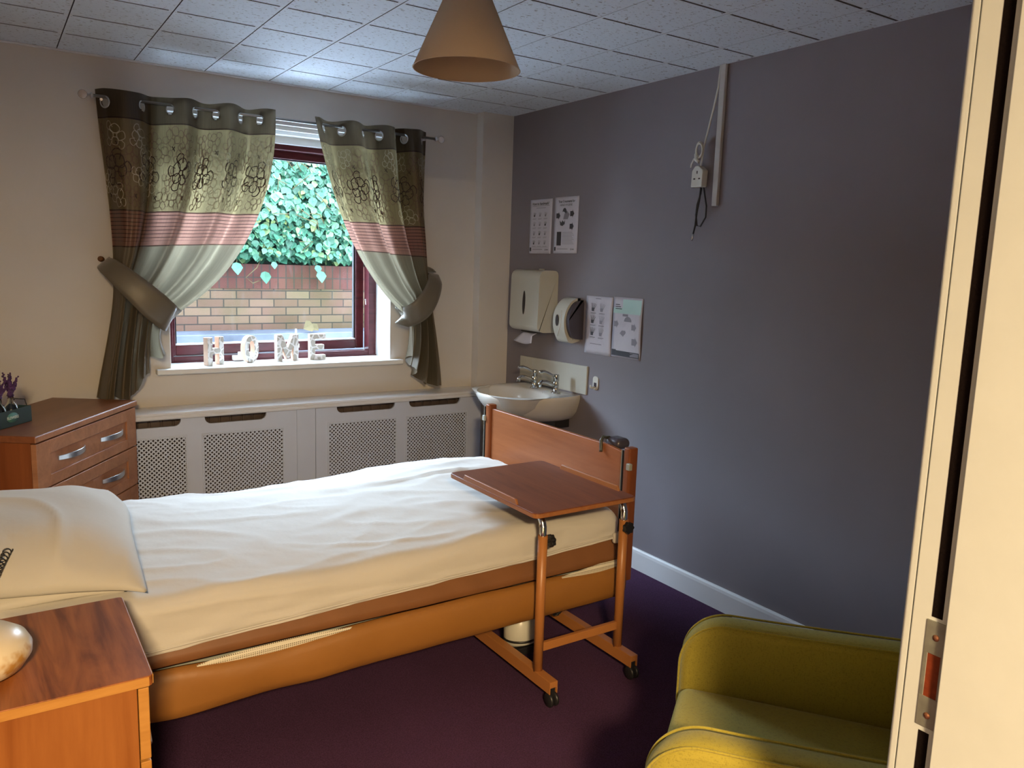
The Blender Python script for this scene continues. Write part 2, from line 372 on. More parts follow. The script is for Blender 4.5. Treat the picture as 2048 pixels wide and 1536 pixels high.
def text_into(bm, s, size, to3, mi=0, depth=0.0006, bold=0, sx=1.0, align='LEFT'):
    """builtin-font lettering as flat raised faces; to3(a, b, d) maps lettering plane to 3D"""
    cu = bpy.data.curves.new('txt', 'FONT'); cu.body = s; cu.size = size; cu.offset = bold; cu.align_x = align; cu.resolution_u = 2
    o = bpy.data.objects.new('txt', cu); COL.objects.link(o); dg = bpy.context.evaluated_depsgraph_get()
    me = o.evaluated_get(dg).to_mesh(); vs = [bm.verts.new(to3(v.co.x*sx, v.co.y, depth)) for v in me.vertices]
    for p in me.polygons:
        try: bm.faces.new([vs[i] for i in p.vertices]).material_index = mi
        except ValueError: pass
    bpy.data.objects.remove(o); bpy.data.curves.remove(cu)
def nz(x, y=0, z=0, s=1.0): return noise.noise(Vector((x*s, y*s, z*s)))
def lerp(a, c, t): return a+(c-a)*t
def interp(xs, ys, x):
    if x <= xs[0]: return ys[0]
    for i in range(len(xs)-1):
        if x <= xs[i+1]: return lerp(ys[i], ys[i+1], (x-xs[i])/(xs[i+1]-xs[i]))
    return ys[-1]

# ------------------------------------------------------------------ the setting
XL, YN, YN2 = -3.45, -3.625, -3.75         # left wall, near (door) wall and its corridor side
DX0, DX1, DZ = -3.15, -1.80, 2.24          # door opening
XC, YC = -4.4, -7.2                        # corridor extents
WX0, WX1, WZ0, WZ1, WT = -1.885, -.733, .895, 2.118, .33   # window opening

bm = B(); box(bm, XC-.1, .15, YC-.1, .33, -.12, 0)
obj('floor', bm, 'carpet', kind='structure')

# ceiling of 0.3 m mineral tiles, recessed gaps with walls and backing darkened as shade
bm = B()
xs = [XL] + [-.80+.3*k for k in range(-9, 3)] + [0]; xs = sorted(x for x in xs if XL <= x <= 0)
ys = [YN] + [-.615-.3*k for k in range(-2, 11)] + [0]; ys = sorted(y for y in ys if YN <= y <= 0)
def q4(bm, x0, x1, y0, y1, z, mi=0):
    f = bm.faces.new([bm.verts.new(p) for p in ((x0, y0, z), (x0, y1, z), (x1, y1, z), (x1, y0, z))]); f.material_index = mi
for i in range(len(xs)-1):
    for j in range(len(ys)-1):
        x0, x1, y0, y1 = xs[i], xs[i+1], ys[j], ys[j+1]
        gx = .004 if x0 < -1.0 else .0016; gy = .010 if j > 0 else 0; e = .014
        xa = x0+gx if i > 0 else x0
        q4(bm, xa, x1, y0+gy, y1, HC)
        if gy:
            q4(bm, xa, x0+e, y0, y0+gy, HC, 1); q4(bm, x1-e, x1, y0, y0+gy, HC, 1)
            for yy in (y0, y0+gy):
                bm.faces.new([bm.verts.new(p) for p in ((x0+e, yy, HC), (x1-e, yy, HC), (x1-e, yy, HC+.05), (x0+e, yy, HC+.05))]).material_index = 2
        if i > 0:
            for xx in (x0, xa):
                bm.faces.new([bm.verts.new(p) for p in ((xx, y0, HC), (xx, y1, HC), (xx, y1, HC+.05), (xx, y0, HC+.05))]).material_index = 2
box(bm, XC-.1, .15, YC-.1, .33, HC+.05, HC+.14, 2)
box(bm, XC-.1, .15, YC-.1, YN2+.0, HC, HC+.05, 1)
obj('ceiling', bm, ['tile', 'tile_plain', 'tile_gap_shade'], kind='structure')

# window wall with the opening; right (purple) wall; left wall; door wall; corridor
bm = B()
box(bm, XL-.15, WX0, 0, WT, 0, HC+.1); box(bm, WX1, .15, 0, WT, 0, HC+.1)
box(bm, WX0, WX1, 0, WT, 0, WZ0); box(bm, WX0, WX1, 0, WT, WZ1, HC+.1)
obj('wall_back', bm, 'wall_cream', kind='structure')
bm = B(); box(bm, -.205, 0, -.07, .0, 0, HC)
obj('wall_pier', bm, 'wall_cream', kind='structure')
bm = B(); box(bm, 0, .15, YC, 0, 0, HC+.1)
obj('wall_right', bm, 'wall_purple', kind='structure')
bm = B(); box(bm, XL-.15, XL, YN, 0, 0, HC+.1)
obj('wall_left', bm, 'wall_cream', kind='structure')
bm = B()
box(bm, DX1+.03, 0, YN2, YN, 0, HC+.1); box(bm, XC, DX0-.03, YN2, YN, 0, HC+.1); box(bm, DX0-.03, DX1+.03, YN2, YN, DZ+.03, HC+.1)
obj('wall_front', bm, 'wall_cream', kind='structure')
bm = B(); box(bm, XC-.1, XC, YC, YN, 0, HC+.1); box(bm, XC-.1, .15, YC-.1, YC, 0, HC+.1)
obj('wall_corridor', bm, 'wall_cream', kind='structure')

# reveal lining: painted cheeks and soffit with its boards
bm = B()
box(bm, WX0-.001, WX0+.004, .001, .20, WZ0, WZ1); box(bm, WX1-.004, WX1+.001, .001, .20, WZ0, WZ1)
box(bm, WX0, WX1, .001, .20, WZ1-.004, WZ1+.001)
box(bm, WX0, WX1, .035, .05, WZ1-.024, WZ1-.004); box(bm, WX0, WX1, .105, .20, WZ1-.035, WZ1-.004)
box(bm, WX0, WX1, .165, .20, WZ1-.072, WZ1-.030)
obj('trim_1', bm, 'reveal', kind='structure', bevel=.002)
bm = B(); box(bm, XL, -.21, -.022, 0, HC-.006, HC-.0005)
obj('trim_2', bm, 'white_paint', kind='structure', bevel=.002)
# skirting boards
def skirting(name, along, a0, a1, pos):
    bm = B(); h = .102
    prof = [(0, 0), (.016, 0), (.016, h-.018), (.013, h-.006), (.007, h), (0, h)]
    if along == 'y': prism(bm, prof, lambda a, c, d: Vector((pos-a, d, c)), a0, a1)
    else: prism(bm, prof, lambda a, c, d: Vector((d, pos-a, c)), a0, a1)
    return obj(name, bm, 'white_paint', kind='structure')
skirting('baseboard_right', 'y', YN, -.071, 0)
skirting('baseboard_pier', 'x', -.205, -.017, -.07)

# ---- window_1
win = empty('window_1', (-1.31, .2, .9), kind='structure')
FY0, FY1 = .195, .265
bm = B(); fw = .048; fx0, fx1, fz0, fz1 = WX0+.003, WX1, .922, 2.052
box(bm, fx0, fx0+fw, FY0, FY1, fz0, fz1); box(bm, fx1-fw, fx1, FY0, FY1, fz0, fz1)
box(bm, fx0+fw, fx1-fw, FY0, FY1, fz1-fw*.7, fz1); box(bm, fx0+fw, fx1-fw, FY0, FY1, fz0, fz0+.026)
obj('window_frame', bm, 'frame', win, bevel=.004)
bm = B(); box(bm, fx0, fx1, .185, .33, .905, fz0+.002)
obj('frame_cill', bm, 'frame', win, bevel=.003)
# sash, hinged on the left and pushed a little open
ang = math.radians(4.0); hx, hy = fx0+.012, FY0+.010
R = Matrix.Translation((hx, hy, 0)) @ Matrix.Rotation(ang, 4, 'Z')
sw = (fx1-.040)-hx; sb, st = .952, fz1-.022; rw = .050; sd = .05
bm = B()
box(bm, 0, rw, 0, sd, sb, st, M=R); box(bm, sw-rw, sw, 0, sd, sb, st, M=R)
box(bm, rw, sw-rw, 0, sd, st-rw*1.0, st, M=R); box(bm, rw, sw-rw, 0, sd, sb, sb+.052, M=R)
sash = obj('window_sash', bm, 'frame', win, bevel=.005)
bm = B(); g0 = .012
for a in ((rw, rw+.008, sb+.052, st-rw), (sw-rw-.008, sw-rw, sb+.052, st-rw)): box(bm, a[0], a[1], g0, g0+.02, a[2], a[3], M=R)
for a in ((rw, sw-rw, st-rw-.006, st-rw),): box(bm, a[0], a[1], g0, g0+.02, a[2], a[3], M=R)
obj('glazing_gasket', bm, 'gasket', sash)
bm = B(); box(bm, rw, sw-rw, .004, .03, sb+.050, sb+.060, M=R)
obj('glazing_bead', bm, 'white_paint', sash, bevel=.003)
bm = B(); box(bm, rw, sw-rw, .020, .024, sb+.05, st-rw, M=R)
obj('window_pane', bm, 'glass', sash)
bm = B(); box(bm, .62, .70, -.012, .0, sb+.018, sb+.040, M=R); tube(bm, [R @ Vector(p) for p in ((.66, -.008, sb+.03), (.66, -.03, sb+.035), (.67, -.034, sb+.09), (.672, -.034, sb+.125))], .006, 8)
obj('window_handle', bm, 'white_pl', sash, bevel=.002)
bm = B(); box(bm, -1.552, -1.492, .150, .182, .925, .948); lathe(bm, [(.0, 0), (.008, 0), (.008, .018), (0, .02)], (-1.518, .165, .948), 12)
tube(bm, [(-1.495, .165, .952), (-1.47, .166, .962), (-1.44, .168, .965)], .003, 8)
obj('window_restrictor', bm, 'white_pl', win, bevel=.004)
bm = B(); tube(bm, [(fx1-.05, .24, 1.24), (fx1-.022, .235, 1.05), (fx1-.02, .228, .958)], .0035, 8)
obj('casement_stay', bm, 'satin', win)
bm = B(); box(bm, WX0-.068, WX1+.060, -.048, 0, .892, .918); box(bm, WX0, WX1, 0, .195, .892, .918)
obj('window_sill', bm, 'reveal', win, bevel=.006, seg=3)

# ---- door_1: frame with rebate, stop, seal and keeper
door = empty('door_1', (DX1, YN, 0), kind='structure')
bm = B()
for s, xj in ((1, DX1), (-1, DX0)):
    a, c = sorted((xj, xj+s*.03)); box(bm, a, c, YN2-.01, YN-.001, 0, DZ+.03)
box(bm, DX0, DX1, YN2-.01, YN-.001, DZ, DZ+.03)
obj('door_lining', bm, 'jamb', door, bevel=.002)
bm = B()
box(bm, DX1-.0125, DX1, YN2-.009, -3.668, 0, DZ); box(bm, DX0, DX0+.0125, YN2-.009, -3.668, 0, DZ); box(bm, DX0, DX1, YN2-.009, -3.668, DZ-.0125, DZ)
obj('door_stop', bm, 'jamb', door, bevel=.002)
bm = B()
prof = rpoly([(0, 0), (.06, 0), (.06, .014), (.012, .020), (0, .010)], [0, 0, .004, .006, .004], 4)
prism(bm, prof, lambda a, c, d: Vector((DX1+.0+a, YN+c*.7, d)), 0, DZ+.06)
prism(bm, prof, lambda a, c, d: Vector((DX0-a, YN+c*.7, d)), 0, DZ+.06)
obj('architrave', bm, 'jamb', door)
bm = B(); box(bm, DX1-.0006, DX1+.001, -3.6585, -3.6475, 1.118, DZ); box(bm, DX1-.0006, DX1+.001, -3.6585, -3.6475, 0, .990)
obj('draught_seal', bm, 'seal', door)
bm = B(); poly = rpoly([(-3.6665, .996), (-3.6435, .996), (-3.6435, 1.114), (-3.6665, 1.114)], .004)
for a, c in ((.996, 1.030), (1.078, 1.114)): box(bm, DX1-.0016, DX1+.001, -3.6665, -3.6435, a, c)
box(bm, DX1-.0016, DX1+.001, -3.6665, -3.6615, 1.03, 1.078); box(bm, DX1-.0016, DX1+.001, -3.6480, -3.6435, 1.03, 1.078)
kp = obj('strike_plate', bm, 'dull_steel', door, bevel=.0006)
bm = B(); box(bm, DX1-.0008, DX1-.0004, -3.6620, -3.6475, 1.029, 1.079)
MT['keep_wood'] = mat('bare_red_timber', (.12, .022, .007), .6, spec=.2, var=.25, vs=120)
obj('keeper_recess', bm, 'keep_wood', kp)
for zz in (1.010, 1.097):
    bm = B(); lathe(bm, [(0, 0), (.0035, 0), (.0035, .0008), (0, .001)], (DX1-.0016, -3.655, zz), 14, axis='x', M=Matrix.Scale(-1, 4, (1, 0, 0)))
    obj('screw', bm, 'copper', kp)

# ------------------------------------------------------------------ outside
bm = B(); box(bm, -6, 5, .335, 3.285, .55, .62)
obj('garden_path', bm, 'paving', label='pale wet paving between the house and the brick garden wall', cat='path')
bm = B(); box(bm, -6, 5, 3.3, 3.55, .55, 1.17, 0); box(bm, -6, 5, 3.29, 3.55, 1.17, 1.39, 1)
obj('garden_wall', bm, ['brick', 'coping'], label='red and yellow brick garden wall below the ivy outside the window', cat='wall')
bm = B(); box(bm, -6, 5, 2.9, 3.285, .621, .795); 
obj('stone_ledge', bm, 'ledge', label='pale grey stone ledge along the foot of the brick garden wall', cat='ledge', bevel=.01)
bm = B()
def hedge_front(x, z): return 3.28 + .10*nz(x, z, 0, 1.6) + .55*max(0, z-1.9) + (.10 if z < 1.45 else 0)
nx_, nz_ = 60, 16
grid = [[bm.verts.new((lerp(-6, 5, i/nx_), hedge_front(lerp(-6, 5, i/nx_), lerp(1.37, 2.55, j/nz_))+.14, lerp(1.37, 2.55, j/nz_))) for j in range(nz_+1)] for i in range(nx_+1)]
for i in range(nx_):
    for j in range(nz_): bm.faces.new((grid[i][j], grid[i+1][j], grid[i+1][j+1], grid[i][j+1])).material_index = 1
rnd = random.Random(3)
def leaf(bm, c, s, n, tw, mi=0):
    n = n.normalized(); a = n.cross(Vector((0, 0, 1))).normalized(); d = a.cross(n)   # d points up the leaf
    q = Matrix.Rotation(tw, 3, n); a = q @ a; d = q @ d
    outl = [(0, -.55), (.34, -.42), (.52, -.05), (.30, .28), (0, .62), (-.30, .28), (-.52, -.05), (-.34, -.42)]
    cv = bm.verts.new(c - n*s*.10); vs = [bm.verts.new(c + a*x*s + d*y*s + n*s*.12*abs(x)) for x, y in outl]
    for k in range(8): bm.faces.new((cv, vs[k], vs[(k+1) % 8])).material_index = mi
for _ in range(12500):
    x = rnd.uniform(-3.2, 1.6) if rnd.random() < .86 else rnd.uniform(-6, 5); z = 1.42 + 1.12*rnd.random()**1.0
    y = hedge_front(x, z) - rnd.uniform(-.05, .12)
    n = Vector((rnd.uniform(-.6, .6), -1, rnd.uniform(.0, 1.1)))
    leaf(bm, Vector((x, y, z)), rnd.uniform(.036, .084), n, PI + rnd.uniform(-.7, .7))
for k in range(60):            # stray twigs
    x, z = rnd.uniform(-2.4, 1), rnd.uniform(1.5, 2.4); y = hedge_front(x, z)-.12
    tube(bm, [(x, y, z), (x+rnd.uniform(-.1, .1), y-.04, z+.08), (x+rnd.uniform(-.2, .2), y-.02, z+rnd.uniform(.05, .2))], .004, 5, mi=2)
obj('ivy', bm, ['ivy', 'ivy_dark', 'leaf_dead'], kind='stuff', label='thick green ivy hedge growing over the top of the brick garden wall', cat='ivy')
for nm, pts, lv in (('ivy_tendril', [(-.52, 3.27, 1.42), (-.56, 3.22, 1.36), (-.66, 3.22, 1.27), (-.60, 3.22, 1.22), (-.52, 3.22, 1.25)], [(-.49, 1.275, .10), (-.41, 1.385, .06)]),
                    ('ivy_tendril', [(-.02, 3.27, 1.45), (-.0, 3.22, 1.38), (.02, 3.22, 1.30)], [(.03, 1.29, .10), (.0, 1.36, .07)]),
                    ('ivy_tendril', [(-.72, 3.27, 1.45), (-.74, 3.22, 1.38), (-.75, 3.22, 1.34)], [(-.74, 1.35, .10), (-.86, 1.40, .10)])):
    bm = B(); tube(bm, pts, .004, 6, mi=1)
    for x, z, s in lv: leaf(bm, Vector((x, 3.20, z)), s, Vector((.1, -1, .3)), PI)
    i_ = {-.52: 'looping', -.02: 'short right-hand', -.72: 'short left-hand'}[pts[0][0]]
    obj(nm, bm, ['ivy', 'leaf_dead'], label='%s ivy tendril with round leaves hanging over the brick wall coping' % i_, cat='ivy', group='ivy tendrils over the coping')
bm = B(); leaf(bm, Vector((-.20, 2.90, .850)), .11, Vector((.4, -1, .5)), 1.9, 0); leaf(bm, Vector((-.14, 2.91, .84)), .08, Vector((-.4, -1, .8)), 4.0, 0)
obj('fallen_leaf', bm, 'leaf_dead', label='curled yellow fallen leaf lying on the stone ledge outside', cat='leaf')

# ------------------------------------------------------------------ curtains
RODY, RODZ = -.10, 2.123
rod = empty('curtain_rod', (-1.35, RODY, RODZ), label='thin chrome curtain rod with clear ball finials above the window', cat='curtain rod')
bm = B(); tube(bm, [(-2.175, RODY, RODZ), (-.530, RODY, RODZ)], .0068, 14); obj('pole', bm, 'rod_metal', rod)
for s, x in ((-1, -2.178), (1, -.527)):
    bm = B(); lathe(bm, [(.006, 0), (.012, .002), (.012, .008), (.006, .012), (.006, .02)], (x, RODY, RODZ), 16, axis='x', M=Matrix.Scale(s, 4, (1, 0, 0)))
    fn = obj('finial', bm, 'satin', rod, smooth=True)
    bm = B(); bmesh.ops.create_uvsphere(bm, u_segments=16, v_segments=10, radius=.019, matrix=Matrix.Translation((x+s*.038, RODY, RODZ)))
    obj('finial_ball', bm, 'acrylic', fn, smooth=True)
for x in (-2.145, -.59):
    bm = B(); tube(bm, [(x, -.002, RODZ-.01), (x, RODY+.012, RODZ-.01), (x, RODY, RODZ-.012)], .006, 8); lathe(bm, [(.018, 0), (.018, .006), (.0, .008)], (x, -.008, RODZ-.01), 14, axis='y')
    obj('bracket', bm, 'satin', rod)

def bez(P, t):
    u = 1-t; return (u**3*P[0][0]+3*u*u*t*P[1][0]+3*u*t*t*P[2][0]+t**3*P[3][0], u**3*P[0][1]+3*u*u*t*P[1][1]+3*u*t*t*P[2][1]+t**3*P[3][1])
def make_curtain(side, label):
    NU, NV = 330, 220
    if side == 'L':
        eye = [-2.132, -1.985, -1.868, -1.763, -1.670, -1.560, -1.468]; ends = (-2.164, -1.405); ph0 = 0; inner = 1
        E0 = [(-2.164, 2.157), (-2.15, 1.85), (-2.105, 1.62), (-2.13, 1.37)]
        E1 = [(-1.405, 2.157), (-1.415, 1.76), (-1.58, 1.36), (-1.925, 1.165)]
        L0 = [(-2.13, 1.37), (-2.12, 1.22), (-2.18, 1.0), (-2.214, .806)]
        L1 = [(-1.925, 1.165), (-1.96, 1.12), (-1.955, 1.06), (-1.935, 1.0)]
        bot_u = [0, .3, .52, .64, .70, .80, .86, .94, 1]; bot_x = [-2.214, -2.13, -2.075, -2.045, -2.035, -1.995, -1.985, -1.95, -1.93]; bot_z = [.806, .80, .805, .835, .90, .915, .985, .985, 1.01]
    else:
        eye = [-1.163, -1.060, -.950, -.855, -.765, -.712, -.610]; ends = (-1.212, -.562); ph0 = PI; inner = 0
        E0 = [(-1.212, 2.150), (-1.15, 1.76), (-1.03, 1.38), (-.700, 1.165)]
        E1 = [(-.562, 2.158), (-.556, 1.88), (-.560, 1.62), (-.565, 1.40)]
        L0 = [(-.700, 1.165), (-.66, 1.12), (-.675, 1.03), (-.672, .955)]
        L1 = [(-.565, 1.40), (-.545, 1.25), (-.485, 1.0), (-.452, .772)]
        bot_u = [0, .10, .18, .28, .36, .48, .6, .8, 1]; bot_x = [-.672, -.672, -.668, -.66, -.648, -.63, -.585, -.52, -.452]; bot_z = [.955, .945, .895, .885, .835, .825, .785, .775, .772]
    ne = len(eye); ue = [(k+.6)/(ne+.2) for k in range(ne)]
    us = [0]+ue+[1]; xt = [ends[0]]+eye+[ends[1]]
    phs = [-.45*PI]+[k*PI for k in range(ne)]+[(ne-1+.5)*PI]
    def stream(u):
        """dense polyline (x, z) of one thread of cloth, from the heading to the hem"""
        w1 = u if side == 'L' else u
        top = (interp(us, xt, u), lerp(E0[0][1], E1[0][1], u))
        k = u
        ctl = [top] + [(lerp(E0[i][0], E1[i][0], k) + (top[0]-lerp(ends[0], ends[1], k))*(.75 if i == 1 else .25), lerp(E0[i][1], E1[i][1], k)) for i in (1, 2)] + [(lerp(E0[3][0], E1[3][0], k), lerp(E0[3][1], E1[3][1], k))]
        lo = [ctl[3]] + [(lerp(L0[i][0], L1[i][0], k), lerp(L0[i][1], L1[i][1], k)) for i in (1, 2)] + [(interp(bot_u, bot_x, u), interp(bot_u, bot_z, u))]
        pts = [bez(ctl, i/60) for i in range(61)] + [bez(lo, i/40) for i in range(1, 41)]
        marks = [i/60*.62 for i in range(61)] + [.62+.38*i/40 for i in range(1, 41)]
        return pts, marks
    S = []
    for i in range(NU+1):
        u = i/NU; pts, marks = stream(u); ac = [0]
        for a, c in zip(pts, pts[1:]): ac.append(ac[-1]+math.hypot(c[0]-a[0], c[1]-a[1]))
        S.append((pts, ac, marks))
    def amp(mk, u):
        a = interp([0, .15, .45, .60, .66, 1], [.040, .050, .055, .028, .030, .044], mk)
        uc = ue[1]+.04 if side == 'L' else ue[4]+.04
        a *= 1+.7*math.exp(-((u-uc)/.055)**2)
        return a
    def depth(u, mk):
        ph = interp(us, phs, u) + ph0
        extra = .45*math.sin(2.3*ph+1.1)*interp([0, .2, 1], [0, .4, 1], mk)
        inn = u if inner else 1-u
        bul = .045*math.sin(PI*min(1, mk/.62))*inn + .03*interp([0, .3, .6, 1], [0, 0, 1, .6], mk)
        return RODY - amp(mk, u)*(math.sin(ph)+extra) - bul
    def surf(u, f):
        """point of the cloth at width u (0..1), f metres down from the heading"""
        x = u*NU; i = min(NU-1, int(x)); fr = x-i
        out = []
        for q in (i, i+1):
            pts, ac, marks = S[q]; out.append((interp(ac, [p[0] for p in pts], f), interp(ac, [p[1] for p in pts], f), interp(ac, marks, f)))
        X, Z, mk = (lerp(a, c, fr) for a, c in zip(*out)); return Vector((X, depth(u, mk), Z))
    bm = B(); uvl = bm.loops.layers.uv.new('UVMap'); G = []; FV = []
    for i in range(NU+1):
        pts, ac, marks = S[i]; tot = ac[-1]; col = []; fv = []
        j = 0
        for k in range(NV+1):
            f = tot*(k/NV)
            while j < len(ac)-2 and ac[j+1] < f: j += 1
            tt = (f-ac[j])/max(1e-9, ac[j+1]-ac[j]); X = lerp(pts[j][0], pts[j+1][0], tt); Z = lerp(pts[j][1], pts[j+1][1], tt); mk = lerp(marks[j], marks[j+1], tt)
            col.append(bm.verts.new((X, depth(i/NU, mk), Z + .003*math.sin(9*i/NU*PI)*(k == 0)))); fv.append(f)
        G.append(col); FV.append(fv)
    ec = [(interp(us, xt, q), q) for q in ue]; EZ = 2.102
    for i in range(NU):
        for k in range(NV):
            vs = (G[i][k], G[i+1][k], G[i+1][k+1], G[i][k+1])
            if FV[i][k] < .11:
                c = (vs[0].co+vs[2].co)/2; hit_ = False
                for ex, q in ec:
                    if abs((i+.5)/NU-q) < .05:
                        dw = ((c.x-ex)**2 + (c.y-RODY)**2)**.5
                        if (dw*dw + (c.z-EZ)**2)**.5 < .0205: hit_ = True
                if hit_: continue
            f = bm.faces.new(vs); f.smooth = True
            for l, (a, c2) in zip(f.loops, ((i, k), (i+1, k), (i+1, k+1), (i, k+1))): l[uvl].uv = (a/NU*1.35, FV[a][c2])
    # embroidery lines laid on the cloth
    W = 1.35; rn = random.Random(5 if side == 'L' else 8)
    def ribbon(line, wd, mi):
        P = []
        for U, f in line:
            if not (0.003 < U/W < .997 and .125 < f < .503): P.append(None); continue
            p = surf(U/W, f); du = surf(min(1, U/W+.003), f)-surf(max(0, U/W-.003), f); df = surf(U/W, f+.004)-surf(U/W, f-.004)
            n = du.cross(df).normalized()
            if n.y > 0: n = -n
            P.append((p + n*.0016, n))
        prev = None
        for a, c in zip(P, P[1:]):
            if a is None or c is None: prev = None; continue
            d = (c[0]-a[0]); sd_ = d.cross(a[1]).normalized()*wd/2
            if prev is None: prev = (bm.verts.new(a[0]-sd_), bm.verts.new(a[0]+sd_))
            nx2 = (bm.verts.new(c[0]-sd_), bm.verts.new(c[0]+sd_))
            bm.faces.new((prev[0], prev[1], nx2[1], nx2[0])).material_index = mi; prev = nx2
    def petal(cx, cy_, a, r0, r1, wd_, mi, lw):
        ln = []
        for k in range(15):
            t = k/14*2*PI; x = (r0+r1)/2 - (r1-r0)/2*math.cos(t); y = wd_*math.sin(t)*(1+.25*math.sin(2*t+a))
            ln.append((cx + x*math.cos(a)-y*math.sin(a), cy_ + x*math.sin(a)+y*math.cos(a)))
        ribbon(ln, lw, mi)
    def rose(cx, cy_, r, mi, lw, n=5, rot=0):
        for k in range(n): petal(cx, cy_, rot+k*2*PI/n, r*.12, r*rn.uniform(.62, .78), r*.30, mi, lw)
        for k in range(n-1): 
            a = rot+.6+k*2*PI/n; ln = [(cx + r*(.86+.12*math.sin(3*q))*math.cos(a+q*.62), cy_ + r*(.86+.12*math.sin(3*q))*math.sin(a+q*.62)) for q in [j/8-.1 for j in range(9)]]
            ribbon([(cx+r*.5*math.cos(a-.06), cy_+r*.5*math.sin(a-.06))]+ln+[(cx+r*.5*math.cos(a+.62), cy_+r*.5*math.sin(a+.62))], lw, mi)
        s = r*.12; ribbon([(cx-s, cy_-s), (cx+s, cy_-s), (cx+s, cy_+s), (cx-s, cy_+s), (cx-s, cy_-s)], lw, mi)
    for k in range(6): rose(.12+k*.225+rn.uniform(-.01, .01), .335, .090, 1, .0050, 5, rn.uniform(0, 2))
    for k in range(12):
        for row, f0 in enumerate((.185, .275, .375, .460)):
            U = .03+k*.118+(row % 2)*.06
            rose(U+rn.uniform(-.015, .015), f0+rn.uniform(-.015, .015), rn.uniform(.056, .070), 2 if rn.random() < .65 else 3, .0030, 4, rn.uniform(0, 3))
    for k in range(15):
        U, f0 = .05+k*.092, (.225 if k % 2 else .445); s = .008
        ribbon([(U-s, f0-s), (U+s, f0+s*1.6)], .0045, 1); ribbon([(U-s, f0+s), (U+s, f0-s), (U+s*.5, f0+s*1.4)], .003, 1)
    c = obj('curtain', bm, ['curtain', 'rose', 'rose2', 'rose3'], recalc=False, label=label, cat='curtain', group='pair of patterned eyelet curtains')
    for ex, q in ec:
        x = q*NU; i = int(x); a, d = G_co(S, i, NU, interp, marks_y=depth)
        tang = Vector(((interp(us, xt, min(1, q+.004))-interp(us, xt, q-.004)), depth(q+.004, .01)-depth(q-.004, .01), 0)).normalized()
        nrm = Vector((-tang.y, tang.x, 0)); Mx = Matrix((tang, Vector((0, 0, 1)), nrm)).transposed().to_4x4()
        bm = B(); ring(bm, .0225, .0036, Mx, Vector((ex, depth(q, .01), EZ))); e = obj('eyelet', bm, 'satin', c, smooth=True)
    return c
def G_co(S, i, NU, it, marks_y): return (0, 0)
def ring(bm, R_, r_, M_, c, n=28, k=8):
    rg = []
    for i in range(n):
        a = 2*PI*i/n; rg.append([bm.verts.new(M_ @ Vector(((R_+r_*math.cos(2*PI*j/k))*math.cos(a), (R_+r_*math.cos(2*PI*j/k))*math.sin(a), .5*r_*math.sin(2*PI*j/k))) + c) for j in range(k)])
    for i in range(n):
        for j in range(k): bm.faces.new((rg[i][j], rg[(i+1) % n][j], rg[(i+1) % n][(j+1) % k], rg[i][(j+1) % k]))
make_curtain('L', 'wider floral beige curtain on the left of the window, hanging beside the chest of drawers')
make_curtain('R', 'narrower floral beige curtain on the right of the window, hanging above the radiator cover')
def tieback(pts, wid, label):
    bm = B(); up_ = []
    rows = []
    n = 40; P = [Vector(p) for p in pts]
    def cr(t):
        x = t*(len(P)-1); i = min(len(P)-2, int(x)); f = x-i; p0, p1, p2, p3 = P[max(0, i-1)], P[i], P[i+1], P[min(len(P)-1, i+2)]
        return .5*((2*p1)+(p2-p0)*f+(2*p0-5*p1+4*p2-p3)*f*f+(3*p1-p0-3*p2+p3)*f**3)
    for k in range(n+1):
        t = k/n; p = cr(t); d = (cr(min(1, t+.01))-cr(max(0, t-.01))).normalized(); wv = interp([i/(len(wid)-1) for i in range(len(wid))], wid, t)
        side = Vector((d.x, 0, d.z)); side = side.normalized() if side.length > .3 else Vector((.66, 0, -.75))
        if side.x < 0 and label.find('left') >= 0: side = -side
        if side.x > 0 and label.find('right') >= 0: side = -side
        nn = Vector((-side.z, 0, side.x)) if side.x > 0 else Vector((side.z, 0, -side.x))
        rows.append([bm.verts.new(p + nn*wv*(j/6-.5) + Vector((0, -.006*math.cos(PI*(j/6-.5)), 0))) for j in range(7)])
    for a, c in zip(rows, rows[1:]):
        for j in range(6): bm.faces.new((a[j], a[j+1], c[j+1], c[j])).smooth = True
    o = obj('curtain_tieback', bm, 'tie', label=label, cat='curtain tieback', group='tiebacks round the curtains')
    s = o.modifiers.new('so', 'SOLIDIFY'); s.thickness = .004; return o
tieback([(-2.150, -.012, 1.425), (-2.165, -.10, 1.415), (-2.135, -.172, 1.385), (-2.06, -.218, 1.310), (-1.985, -.228, 1.235), (-1.925, -.205, 1.180), (-1.900, -.15, 1.165), (-1.93, -.075, 1.19), (-2.02, -.05, 1.29), (-2.12, -.03, 1.40)],
        [.05, .07, .09, .115, .13, .125, .12, .1, .08, .05], 'plain beige fabric tieback round the left curtain')
tieback([(-.548, -.012, 1.425), (-.535, -.10, 1.40), (-.550, -.172, 1.365), (-.595, -.215, 1.290), (-.645, -.225, 1.225), (-.690, -.205, 1.185), (-.725, -.15, 1.165), (-.70, -.075, 1.19), (-.62, -.05, 1.29), (-.56, -.03, 1.40)],
        [.05, .07, .09, .105, .12, .12, .115, .1, .08, .05], 'plain beige fabric tieback round the right curtain')
for x, z, s in ((-2.165, 1.43, 'left'), (-.548, 1.445, 'right')):
    bm = B(); lathe(bm, [(.013, 0), (.013, .005), (.006, .007), (.005, .03), (.012, .036), (.0, .042)], (x, -.0, z), 14, axis='y', M=Matrix.Scale(-1, 4, (0, 1, 0)))
    obj('tieback_hook', bm, 'vinyl_dark', smooth=True, label='small dark hook on the wall holding the %s curtain tieback' % s, cat='hook', group='tieback hooks')

